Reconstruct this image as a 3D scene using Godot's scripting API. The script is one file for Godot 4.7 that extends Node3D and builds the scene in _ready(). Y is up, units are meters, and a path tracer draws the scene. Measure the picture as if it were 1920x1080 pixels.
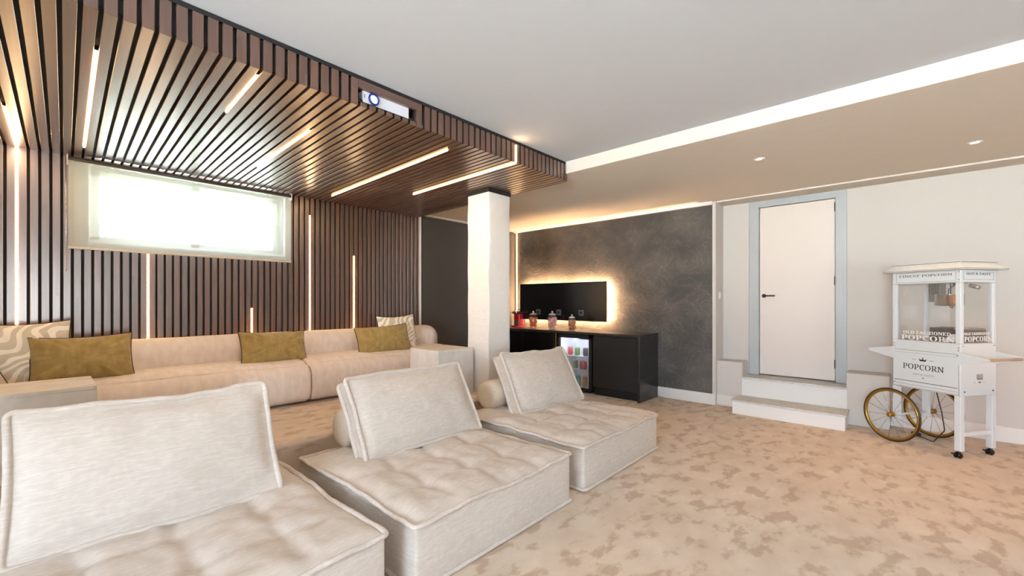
extends Node3D
# Home cinema lounge in a basement: slatted walnut alcove with a long sofa, three low lounge chairs, drinks counter, door on steps and a popcorn cart.
# World: +X runs along the slatted window wall, -Z towards it; camera stands at the origin, 1.2 m up.

const PITCH := 0.05525
const GAP0 := 0.2588          # x of gap number 0 in the slatted wall
const GAPW := 0.0152
const ZW := -4.66             # front of the slats on the wall
const ZF := -2.25             # front of the slats on the canopy's fascia
const YC := 2.3076            # underside of the canopy
const YH := 2.482             # high ceiling
const YL := 2.373             # low ceiling
const WL := [-0.8, 1.5, 0.7, 2.1]    # opening of the left window: z from, z to, y from, y to
const WB := [-1.3, 0.2, 0.5, 1.4]    # opening of the window behind the camera: x from, x to, y from, y to
const PLAT := 0.305           # height of the carpeted platform

var M := {}
var rng := RandomNumberGenerator.new()
var taken := {}

# ------------------------------------------------------------------ naming
func numbered(called: String) -> String:
	if not taken.has(called):
		taken[called] = 0
		return called
	taken[called] += 1
	return "%s_%03d" % [called, taken[called]]

func tag(o: Node, label := "", category := "", group := "", kind := "") -> Node:
	if label: o.set_meta("label", label)
	if category: o.set_meta("category", category)
	if group: o.set_meta("group", group)
	if kind: o.set_meta("kind", kind)
	return o

func thing(called: String, label: String, category: String, at := Vector3.ZERO, turn := 0.0, group := "") -> Node3D:
	var o := Node3D.new()
	o.name = numbered(called)
	add_child(o, true)
	o.position = at
	o.rotation.y = turn
	tag(o, label, category, group)
	return o

func obj(called: String, st: SurfaceTool, m: Material, parent: Node = self) -> MeshInstance3D:
	st.generate_normals()
	return put(called, st.commit(), m, parent)

func put(called: String, mesh: Mesh, m: Material, parent: Node = self) -> MeshInstance3D:
	var o := MeshInstance3D.new()
	o.mesh = mesh
	o.material_override = m
	o.name = numbered(called) if parent == self else called
	o.cast_shadow = GeometryInstance3D.SHADOW_CASTING_SETTING_ON
	parent.add_child(o, true)
	return o

func struct(called: String, st: SurfaceTool, m: Material, label := "", category := "structure") -> MeshInstance3D:
	var o := obj(called, st, m)
	tag(o, label, category, "", "structure")
	return o

# ------------------------------------------------------------------ shapes
func mb(smooth := false) -> SurfaceTool:
	var st := SurfaceTool.new()
	st.begin(Mesh.PRIMITIVE_TRIANGLES)
	st.set_smooth_group(0 if smooth else -1)
	return st

func tri(st: SurfaceTool, a: Vector3, b: Vector3, c: Vector3, ua := Vector2.ZERO, ub := Vector2.ZERO, uc := Vector2.ZERO) -> void:   # counterclockwise from outside
	st.set_uv(ua); st.add_vertex(a)
	st.set_uv(uc); st.add_vertex(c)
	st.set_uv(ub); st.add_vertex(b)

func facing(st: SurfaceTool, pts: Array, centre: Vector3, uvf: Callable, xf: Transform3D) -> void:   # a convex polygon, turned away from centre
	var n: Vector3 = (pts[1] - pts[0]).cross(pts[2] - pts[0])
	if n.dot(pts[0] - centre) < 0.0:
		pts = pts.duplicate()
		pts.reverse()
		n = -n
	for k in range(1, pts.size() - 1):
		tri(st, xf * pts[0], xf * pts[k], xf * pts[k + 1], uvf.call(pts[0], n), uvf.call(pts[k], n), uvf.call(pts[k + 1], n))

func bx(st: SurfaceTool, lo: Vector3, hi: Vector3, ch := 0.003, xf := Transform3D.IDENTITY, uvo := Vector2.ZERO) -> void:   # a box with chamfered edges; v runs along its longest side
	var c := (lo + hi) / 2.0
	var h := (hi - lo) / 2.0
	h = h.abs()
	var la := h.max_axis_index()
	var uvf := func(p: Vector3, n: Vector3) -> Vector2:
		var na := n.abs().max_axis_index()
		var q := p - c
		var across := 0.0
		for a in 3:
			if a != la and a != na: across = q[a] + (0.31 if na == (la + 1) % 3 else 0.0)
		if na == la: return uvo + Vector2(q[(la + 1) % 3], q[(la + 2) % 3])
		return uvo + Vector2(across, q[la])
	ch = minf(ch, minf(h.x, minf(h.y, h.z)) * 0.45)
	var vert := func(a: int, s: Vector3) -> Vector3:
		var p := Vector3(s.x * (h.x - ch), s.y * (h.y - ch), s.z * (h.z - ch))
		p[a] = s[a] * h[a]
		return c + p
	for a in 3:
		var b := (a + 1) % 3
		var d := (a + 2) % 3
		for sa in [-1.0, 1.0]:
			var pts := []
			for sb in [[-1.0, -1.0], [1.0, -1.0], [1.0, 1.0], [-1.0, 1.0]]:
				var s := Vector3.ZERO
				s[a] = sa; s[b] = sb[0]; s[d] = sb[1]
				pts.append(vert.call(a, s))
			facing(st, pts, c, uvf, xf)
			if ch > 0.0:
				for sb2 in [-1.0, 1.0]:
					var e := []
					for k in [[a, -1.0], [b, -1.0], [b, 1.0], [a, 1.0]]:
						var s2 := Vector3.ZERO
						s2[a] = sa; s2[b] = sb2; s2[d] = k[1]
						e.append(vert.call(k[0], s2))
					facing(st, e, c, uvf, xf)
	if ch > 0.0:
		for sx in [-1.0, 1.0]:
			for sy in [-1.0, 1.0]:
				for sz in [-1.0, 1.0]:
					var s := Vector3(sx, sy, sz)
					facing(st, [vert.call(0, s), vert.call(1, s), vert.call(2, s)], c, uvf, xf)

func prism(st: SurfaceTool, poly: PackedVector2Array, z0: float, z1: float, xf := Transform3D.IDENTITY) -> void:   # polygon in x, y pushed out along z
	if Geometry2D.is_polygon_clockwise(poly): poly.reverse()
	var t := Geometry2D.triangulate_polygon(poly)
	var zl := minf(z0, z1)
	var zh := maxf(z0, z1)
	for k in range(0, t.size(), 3):
		var a := poly[t[k]]
		var b := poly[t[k + 1]]
		var c := poly[t[k + 2]]
		if (b - a).cross(c - a) < 0.0:
			var s := b
			b = c
			c = s
		tri(st, xf * Vector3(a.x, a.y, zh), xf * Vector3(b.x, b.y, zh), xf * Vector3(c.x, c.y, zh), a, b, c)
		tri(st, xf * Vector3(a.x, a.y, zl), xf * Vector3(c.x, c.y, zl), xf * Vector3(b.x, b.y, zl), a, c, b)
	for k in poly.size():
		var a := poly[k]
		var b := poly[(k + 1) % poly.size()]
		var p := [xf * Vector3(a.x, a.y, zl), xf * Vector3(b.x, b.y, zl), xf * Vector3(b.x, b.y, zh), xf * Vector3(a.x, a.y, zh)]
		tri(st, p[0], p[1], p[2]); tri(st, p[0], p[2], p[3])

func grid(st: SurfaceTool, nu: int, nv: int, fn: Callable, uvk := Vector2.ONE) -> void:   # fn(u, v) -> Vector3; du x dv points out
	var P := PackedVector3Array()
	for j in nv + 1:
		for i in nu + 1:
			P.append(fn.call(float(i) / nu, float(j) / nv))
	for j in nv:
		for i in nu:
			var a := j * (nu + 1) + i
			var q := [a, a + 1, a + nu + 2, a + nu + 1]
			var uv := []
			for k in 4:
				uv.append(Vector2((i + (1 if k == 1 or k == 2 else 0)) / float(nu), 1.0 - (j + (1 if k > 1 else 0)) / float(nv)) * uvk)
			tri(st, P[q[0]], P[q[1]], P[q[2]], uv[0], uv[1], uv[2])
			tri(st, P[q[0]], P[q[2]], P[q[3]], uv[0], uv[2], uv[3])

func lathe(st: SurfaceTool, prof: Array, n := 24, xf := Transform3D.IDENTITY) -> void:   # profile of (radius, y), from the bottom up on the outside
	for k in prof.size() - 1:
		var a: Vector2 = prof[k]
		var b: Vector2 = prof[k + 1]
		for i in n:
			var t0 := TAU * i / n
			var t1 := TAU * (i + 1) / n
			var d0 := Vector3(cos(t0), 0, -sin(t0))
			var d1 := Vector3(cos(t1), 0, -sin(t1))
			var p0 := xf * (d0 * a.x + Vector3.UP * a.y)
			var p1 := xf * (d1 * a.x + Vector3.UP * a.y)
			var p2 := xf * (d1 * b.x + Vector3.UP * b.y)
			var p3 := xf * (d0 * b.x + Vector3.UP * b.y)
			var u0 := float(i) / n
			var u1 := float(i + 1) / n
			if a.x > 1e-6: tri(st, p0, p1, p2, Vector2(u0, -a.y), Vector2(u1, -a.y), Vector2(u1, -b.y))
			if b.x > 1e-6: tri(st, p0, p2, p3, Vector2(u0, -a.y), Vector2(u1, -b.y), Vector2(u0, -b.y))

func tube(st: SurfaceTool, path: PackedVector3Array, r: float, n := 8, closed := false, flat := 1.0) -> void:
	var m := path.size()
	var rings := []
	var up := Vector3.ZERO
	for k in m:
		var prev := path[(k - 1 + m) % m] if closed or k > 0 else path[k]
		var next := path[(k + 1) % m] if closed or k < m - 1 else path[k]
		var d := (next - prev).normalized()
		if up == Vector3.ZERO:
			up = Vector3.UP if absf(d.y) < 0.9 else Vector3.RIGHT
		var side := d.cross(up).normalized()
		up = side.cross(d).normalized()
		var ring := PackedVector3Array()
		for i in n:
			var t := TAU * i / n
			ring.append(path[k] + (side * cos(t) + up * sin(t) * flat) * r)
		rings.append(ring)
	for k in (m if closed else m - 1):
		var a: PackedVector3Array = rings[k]
		var b: PackedVector3Array = rings[(k + 1) % m]
		for i in n:
			var j := (i + 1) % n
			tri(st, a[i], a[j], b[j]); tri(st, a[i], b[j], b[i])
	if not closed:
		for i in n:
			var j := (i + 1) % n
			tri(st, path[0], rings[0][j], rings[0][i])
			tri(st, path[m - 1], rings[m - 1][i], rings[m - 1][j])

func cyl(st: SurfaceTool, a: Vector3, b: Vector3, r: float, n := 12) -> void:
	tube(st, PackedVector3Array([a, b]), r, n)

func steps_of(h: float, r: float, seg: int, rs: int) -> PackedFloat32Array:
	var out := PackedFloat32Array()
	for k in rs: out.append(-(h - r) - r * tan(PI / 4 * (1.0 - float(k) / rs)))
	for k in seg + 1: out.append(lerpf(-(h - r), h - r, float(k) / seg))
	for k in rs: out.append(h - r + r * tan(PI / 4 * float(k + 1) / rs))
	return out

func soft_box(st: SurfaceTool, h: Vector3, r: float, seg: Vector3i, rs: int, fn: Callable) -> void:   # rounded box round the origin, half sizes h; fn bends each point
	for a in 3:
		var b := (a + 1) % 3
		var d := (a + 2) % 3
		var bs := steps_of(h[b], r, seg[b], rs)
		var ds := steps_of(h[d], r, seg[d], rs)
		for s in [-1.0, 1.0]:
			var P := PackedVector3Array()
			for j in ds.size():
				for i in bs.size():
					var p := Vector3.ZERO
					p[a] = s * h[a]; p[b] = bs[i]; p[d] = ds[j]
					var inner := p.clamp(-h + Vector3(r, r, r), h - Vector3(r, r, r))
					P.append(fn.call(inner + (p - inner).normalized() * r))
			var w := bs.size()
			for j in ds.size() - 1:
				for i in w - 1:
					var q := j * w + i
					var p4 := [P[q], P[q + 1], P[q + w + 1], P[q + w]]
					if s < 0.0: p4.reverse()
					tri(st, p4[0], p4[1], p4[2]); tri(st, p4[0], p4[2], p4[3])

# ------------------------------------------------------------------ textures
func noise(freq: float, seed_ := 1, oct := 3, kind := FastNoiseLite.TYPE_SIMPLEX_SMOOTH) -> FastNoiseLite:
	var n := FastNoiseLite.new()
	n.noise_type = kind
	n.frequency = freq
	n.seed = seed_
	n.fractal_octaves = oct
	return n

func wrapped(n: FastNoiseLite, x: float, y: float, w: float, h: float) -> float:   # noise that repeats over w x h
	var a := TAU * x / w
	var b := TAU * y / h
	var ra := w / TAU
	var rb := h / TAU
	return n.get_noise_3d(cos(a) * ra + 37.0 * cos(b), sin(a) * ra + 91.0, sin(b) * rb + cos(b) * rb * 1.7)

func tiled(n: FastNoiseLite, u: float, v: float, x: int, y: int) -> float:   # plain noise, blended into itself near the right and lower edges so that it repeats over 1024
	var fx := smoothstep(800.0, 1024.0, float(x))
	var fy := smoothstep(800.0, 1024.0, float(y))
	var a := n.get_noise_2d(u, v)
	if fx <= 0.0 and fy <= 0.0: return a
	var b := n.get_noise_2d(u - 768.0, v + 204.8)
	var c := n.get_noise_2d(u - 358.4, v - 1280.0)
	var d := n.get_noise_2d(u - 768.0 - 358.4, v + 204.8 - 1280.0)
	return lerpf(lerpf(a, b, fx), lerpf(c, d, fx), fy)

func image(w: int, h: int, fn: Callable) -> ImageTexture:
	var im := Image.create(w, h, false, Image.FORMAT_RGB8)
	for y in h:
		for x in w:
			im.set_pixel(x, y, fn.call(x, y))
	im.generate_mipmaps()
	return ImageTexture.create_from_image(im)

func rgb8(r: float, g: float, b: float) -> Color:
	return Color(r / 255.0, g / 255.0, b / 255.0)

func mat(c: Color, rough := 0.7, metal := 0.0, spec := 0.5) -> StandardMaterial3D:
	var m := StandardMaterial3D.new()
	m.albedo_color = c
	m.roughness = rough
	m.metallic = metal
	m.metallic_specular = spec
	return m

func glow(c: Color, e: float) -> StandardMaterial3D:
	var m := mat(Color(0.9, 0.88, 0.85), 0.5)
	m.emission_enabled = true
	m.emission = c
	m.emission_energy_multiplier = e
	return m

func tri_map(m: StandardMaterial3D, per_metre: float, world := false) -> StandardMaterial3D:
	m.uv1_triplanar = true
	m.uv1_world_triplanar = world
	m.uv1_scale = Vector3.ONE * per_metre
	m.uv1_triplanar_sharpness = 6.0
	return m

func relief(m: StandardMaterial3D, t: Texture2D, cm: float) -> StandardMaterial3D:
	m.heightmap_enabled = true
	m.heightmap_texture = t
	m.heightmap_scale = cm
	return m

func materials() -> void:
	# walnut veneer: v along the grain
	var n1 := noise(0.03, 3, 4)
	var n2 := noise(0.012, 8, 2)
	var wood := image(512, 512, func(x: int, y: int) -> Color:
		var g := n1.get_noise_2d(x * 2.6 + 6.0 * n2.get_noise_2d(x, y * 0.5), y * 0.12)
		var b := n2.get_noise_2d(x * 1.2, y * 0.35)
		var k := clampf(0.5 + 0.42 * g + 0.32 * b, 0.0, 1.0)
		return rgb8(70, 46, 35).lerp(rgb8(112, 77, 58), k))
	M.wood = []
	for k in 4:
		var w := mat(Color(1, 1, 1).darkened(0.05 * k), 0.28 + 0.02 * k, 0.0, 0.72)
		w.albedo_texture = wood
		w.uv1_scale = Vector3(2.2, 0.9, 1)
		w.uv1_offset = Vector3(0.23 * k, 0.37 * k, 0)
		w.clearcoat_enabled = true
		w.clearcoat = 1.0
		w.clearcoat_roughness = 0.3
		M.wood.append(w)
	M.black = mat(rgb8(22, 22, 24), 0.8)
	M.black_gloss = mat(rgb8(12, 14, 17), 0.22, 0.0, 0.5)
	M.charcoal = mat(rgb8(24, 25, 27), 0.45)
	# carpet: brushed pile
	var c1 := noise(0.010, 11, 3)
	var c2 := noise(0.028, 21, 3)
	var c3 := noise(0.35, 5, 2)
	var c4 := noise(0.013, 27, 5)
	c4.fractal_gain = 0.55
	var carpet := image(1024, 1024, func(x: int, y: int) -> Color:
		var broad := wrapped(c1, x * 0.7, y * 0.7, 716.8, 716.8)
		var fine := c3.get_noise_2d(x, y)
		var a := tiled(c4, x * 0.75 + y * 0.35, y * 1.25 - x * 0.2, x, y)
		var patch := smoothstep(0.04, 0.40, a + 0.3 * broad)
		var k := clampf(0.55 + 0.5 * broad + 0.12 * fine - 0.4 * a, 0.0, 1.0)
		return rgb8(191, 170, 148).lerp(rgb8(212, 195, 175), k).lerp(rgb8(158, 132, 107), 0.62 * patch * clampf(0.8 + 0.6 * fine, 0.3, 1.0)))
	M.carpet = tri_map(mat(Color(1, 1, 1), 0.95, 0.0, 0.2), 0.42, true)
	M.carpet.albedo_texture = carpet
	M.carpet.rim_enabled = true
	M.carpet.rim = 0.25
	relief(M.carpet, carpet, 0.35)
	# linen weave
	var l1 := noise(0.05, 31, 2)
	var l2 := noise(0.02, 33, 2)
	var weave := image(512, 512, func(x: int, y: int) -> Color:
		var sx := sin(TAU * x / 8.0)
		var sy := sin(TAU * y / 8.0)
		var over := 1.0 if (int(x / 4.0) + int(y / 4.0)) % 2 == 0 else 0.0
		var t := over * absf(sx) + (1.0 - over) * absf(sy)
		var slub := wrapped(l1, x * 0.14, y * 1.6, 512 * 0.14, 512 * 1.6) * 0.5 + wrapped(l2, x, y, 512, 512) * 0.25
		var k := clampf(0.5 + 0.75 * (t - 0.6) + 0.8 * slub, 0.0, 1.0)
		return rgb8(190, 181, 168).lerp(rgb8(222, 214, 203), k))
	M.linen = tri_map(mat(Color(0.965, 0.955, 0.955), 0.95, 0.0, 0.2), 3.4)
	M.linen.albedo_texture = weave
	M.linen.rim_enabled = true
	M.linen.rim = 0.2
	relief(M.linen, weave, 0.12)
	M.boucle = tri_map(mat(Color(0.99, 0.97, 0.93), 0.95, 0.0, 0.2), 9.0)
	M.boucle.albedo_texture = weave
	# sofa velvet
	var s1 := noise(0.02, 41, 4)
	var velvet := image(512, 512, func(x: int, y: int) -> Color:
		var a := s1.get_noise_2d(x * 1.3, y * 0.6)
		return rgb8(224, 210, 200).lerp(rgb8(234, 223, 214), clampf(0.5 + a, 0, 1)))
	M.velvet = tri_map(mat(Color(1, 1, 1), 0.85, 0.0, 0.25), 1.1)
	M.velvet.albedo_texture = velvet
	M.velvet.rim_enabled = true
	M.velvet.rim = 0.35
	M.velvet.rim_tint = 0.4
	var olive := image(256, 256, func(x: int, y: int) -> Color:
		var a := s1.get_noise_2d(x * 1.6, y * 0.8)
		return rgb8(146, 122, 70).lerp(rgb8(164, 140, 86), clampf(0.5 + 0.9 * a, 0, 1)))
	M.olive = tri_map(mat(Color(1, 1, 1), 0.75, 0.0, 0.3), 2.0)
	M.olive.albedo_texture = olive
	M.olive.rim_enabled = true
	M.olive.rim = 0.5
	M.olive.rim_tint = 0.6
	M.dark_cord = mat(rgb8(48, 40, 32), 0.8)
	# zebra-like waves
	var z1 := noise(0.008, 51, 2)
	var zebra := image(512, 512, func(x: int, y: int) -> Color:
		var w := 40.0 * z1.get_noise_2d(x * 0.45, y * 0.45)
		var s := sin((x * 0.75 + y * 0.55 + 1.5 * w + 14.0 * sin(y * 0.02)) * TAU / 64.0)
		return rgb8(206, 197, 178).lerp(rgb8(246, 240, 228), smoothstep(0.05, 0.22, s)))
	M.zebra = mat(Color(1, 1, 1), 0.9, 0.0, 0.25)
	M.zebra.albedo_texture = zebra
	# painted plaster
	var p1 := noise(0.02, 61, 4)
	var skim := image(256, 256, func(x: int, y: int) -> Color:
		var a := 0.5 + 0.5 * wrapped(p1, x, y, 256, 256)
		return Color(a, a, a))
	M.white = relief(tri_map(mat(rgb8(208, 203, 197), 0.75, 0.0, 0.35), 0.8, true), skim, 0.15)
	M.white_rough = relief(tri_map(mat(rgb8(228, 224, 218), 0.85, 0.0, 0.3), 1.6, true), skim, 0.9)
	M.ceiling = relief(tri_map(mat(rgb8(212, 217, 224), 0.85, 0.0, 0.3), 1.0, true), skim, 0.3)
	M.ceiling_low = relief(tri_map(mat(rgb8(226, 219, 208), 0.85, 0.0, 0.3), 1.0, true), skim, 0.3)
	M.trim = mat(rgb8(232, 230, 226), 0.45)
	M.frame_blue = mat(rgb8(176, 182, 184), 0.4)
	M.door = mat(rgb8(226, 216, 208), 0.45)
	M.grey_wall = relief(tri_map(mat(rgb8(80, 77, 76), 0.7, 0.0, 0.35), 0.8, true), skim, 0.15)
	# dark trowelled plaster
	var d1 := noise(0.006, 71, 4)
	var d2 := noise(0.02, 73, 4)
	var trowel := func(x: float, y: float) -> float:
		var wx := x + 90.0 * d1.get_noise_2d(x, y)
		var wy := y + 90.0 * d1.get_noise_2d(x + 700, y + 200)
		var r := 1.0 - absf(d2.get_noise_2d(wx * 0.5, wy * 0.9)) * 2.2
		return clampf(r, 0.0, 1.0)
	var plaster := image(1024, 768, func(x: int, y: int) -> Color:
		var r: float = trowel.call(x, y)
		var b := d1.get_noise_2d(x * 0.8 + 50, y * 1.1)
		var k := clampf(0.25 + 0.5 * b + 0.3 * pow(r, 8.0), 0.0, 1.0)
		return rgb8(60, 59, 58).lerp(rgb8(112, 104, 96), k))
	var ridges := image(1024, 768, func(x: int, y: int) -> Color:
		var r: float = trowel.call(x, y)
		var a := 0.5 * pow(r, 6.0) + 0.4 * (0.5 + 0.5 * d2.get_noise_2d(x * 0.35, y * 0.9))
		return Color(a, a, a))
	M.plaster = mat(Color(1, 1, 1), 0.48, 0.0, 0.55)
	M.plaster.albedo_texture = plaster
	relief(M.plaster, ridges, 0.5)
	# microcement for tables, dark stone for the counter
	var mc := image(512, 512, func(x: int, y: int) -> Color:
		var a := wrapped(d1, x, y, 512, 512) + 0.5 * wrapped(p1, x, y, 512, 512)
		var vein := pow(clampf(1.0 - absf(wrapped(d1, y + 80, x, 512, 512)) * 7.0, 0, 1), 2.0)
		return rgb8(208, 203, 196).lerp(rgb8(224, 220, 213), clampf(0.5 + a, 0, 1)).lerp(rgb8(228, 223, 216), 0.35 * vein))
	M.cement = tri_map(mat(Color(1, 1, 1), 0.5, 0.0, 0.4), 1.2)
	M.cement.albedo_texture = mc
	var ds := image(512, 512, func(x: int, y: int) -> Color:
		var a := wrapped(d1, x, y, 512, 512) + 0.6 * wrapped(p1, x, y, 512, 512)
		return rgb8(28, 27, 28).lerp(rgb8(56, 54, 53), clampf(0.4 + a, 0, 1)))
	M.stone = tri_map(mat(Color(1, 1, 1), 0.32, 0.0, 0.5), 1.0)
	M.stone.albedo_texture = ds
	var gs := image(256, 256, func(x: int, y: int) -> Color:
		var a := wrapped(p1, x * 2, y * 2, 512, 512)
		return rgb8(196, 195, 190).lerp(rgb8(212, 211, 207), clampf(0.5 + a, 0, 1)))
	M.tread = tri_map(mat(Color(1, 1, 1), 0.6, 0.0, 0.4), 2.0, true)
	M.tread.albedo_texture = gs
	M.steel = mat(rgb8(190, 188, 184), 0.2, 1.0)
	M.dark_metal = mat(rgb8(60, 58, 56), 0.35, 0.9)
	M.brass = mat(rgb8(176, 138, 62), 0.28, 1.0)
	M.rubber = mat(rgb8(46, 34, 20), 0.5)
	M.cart_white = mat(rgb8(222, 228, 230), 0.35)
	M.ink = mat(rgb8(30, 30, 30), 0.6)
	M.faint_ink = mat(rgb8(168, 168, 164), 0.6)
	M.glass_print = mat(rgb8(240, 240, 238), 0.5)
	M.copper = mat(rgb8(190, 120, 62), 0.25, 1.0)
	M.glass = mat(Color(0.94, 0.97, 0.96, 0.06), 0.02)
	M.glass.transparency = BaseMaterial3D.TRANSPARENCY_ALPHA
	M.projector_white = mat(rgb8(216, 218, 228), 0.4)
	M.blind = mat(Color(0.93, 0.95, 0.92, 0.42), 0.2, 0.0, 0.2)
	M.blind.refraction_enabled = true
	M.blind.refraction_scale = 0.004
	M.blind.backlight_enabled = true
	M.blind.backlight = Color(0.22, 0.23, 0.22)
	M.alu = mat(rgb8(150, 150, 148), 0.3, 1.0)
	M.red = mat(rgb8(176, 18, 30), 0.25)
	M.led = glow(Color(1.0, 0.76, 0.48), 20.0)
	M.led_soft = glow(Color(1.0, 0.80, 0.56), 3.0)
	M.lamp = glow(Color(1.0, 0.9, 0.75), 4.0)

# ------------------------------------------------------------------ lamps
func area(parent: Node3D, at: Vector3, look: Vector3, size: Vector2, energy: float, c: Color) -> void:
	var l := AreaLight3D.new()
	l.name = "light"
	l.area_size = size
	l.area_normalize_energy = true
	l.light_energy = energy
	l.light_color = c
	l.shadow_enabled = true
	l.set("area_range", 12.0)
	parent.add_child(l, true)
	l.position = at
	var up := Vector3.UP if absf(look.y) < 0.9 else Vector3.FORWARD
	l.basis = Basis.looking_at(look, up)

# ------------------------------------------------------------------ the place
func _ready() -> void:
	rng.seed = 7
	# camera: level, lens shifted up a little
	var cam := Camera3D.new()
	cam.name = "camera"
	add_child(cam)
	cam.position = Vector3(0, 1.2, 0)
	cam.rotation.y = -(PI / 2 - 0.7370)
	cam.projection = Camera3D.PROJECTION_FRUSTUM
	cam.near = 0.05
	cam.far = 60.0
	cam.size = 2.0 * cam.near * 540.0 / 797.44
	cam.frustum_offset = Vector2(0, cam.near * (565.89 - 540.0) / 797.44)
	cam.current = true
	# daylight
	var env := Environment.new()
	env.background_mode = Environment.BG_SKY
	var sky := Sky.new()
	var sm := ProceduralSkyMaterial.new()
	sm.sky_top_color = Color(0.78, 0.87, 1.0)
	sm.sky_horizon_color = Color(0.93, 0.97, 1.0)
	sm.ground_horizon_color = Color(0.9, 0.92, 0.92)
	sm.ground_bottom_color = Color(0.84, 0.86, 0.86)
	sm.sky_energy_multiplier = 4.8
	sm.ground_energy_multiplier = 7.0
	sky.sky_material = sm
	env.sky = sky
	env.tonemap_mode = Environment.TONE_MAPPER_LINEAR
	env.tonemap_exposure = 1.0
	env.sdfgi_enabled = true
	env.ssao_enabled = true
	env.ssil_enabled = true
	var we := WorldEnvironment.new()
	we.name = "environment"
	we.environment = env
	add_child(we)
	# daylight through the two big windows out of frame, left of and behind the camera
	area(self, Vector3(-3.98, (WL[2] + WL[3]) / 2, (WL[0] + WL[1]) / 2), Vector3(1, 0, 0), Vector2(WL[1] - WL[0], WL[3] - WL[2]), 0.25, Color(0.93, 0.97, 1.0))
	area(self, Vector3((WB[0] + WB[1]) / 2, (WB[2] + WB[3]) / 2, 5.48), Vector3(0, 0, -1), Vector2(WB[1] - WB[0], WB[3] - WB[2]), 0.05, Color(0.93, 0.97, 1.0))
	materials()
	shell()
	slats()
	door_and_steps()
	window_and_blind()
	projector()
	sofa()
	tables()
	chairs()
	counter()
	cart()
	downlights()

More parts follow.
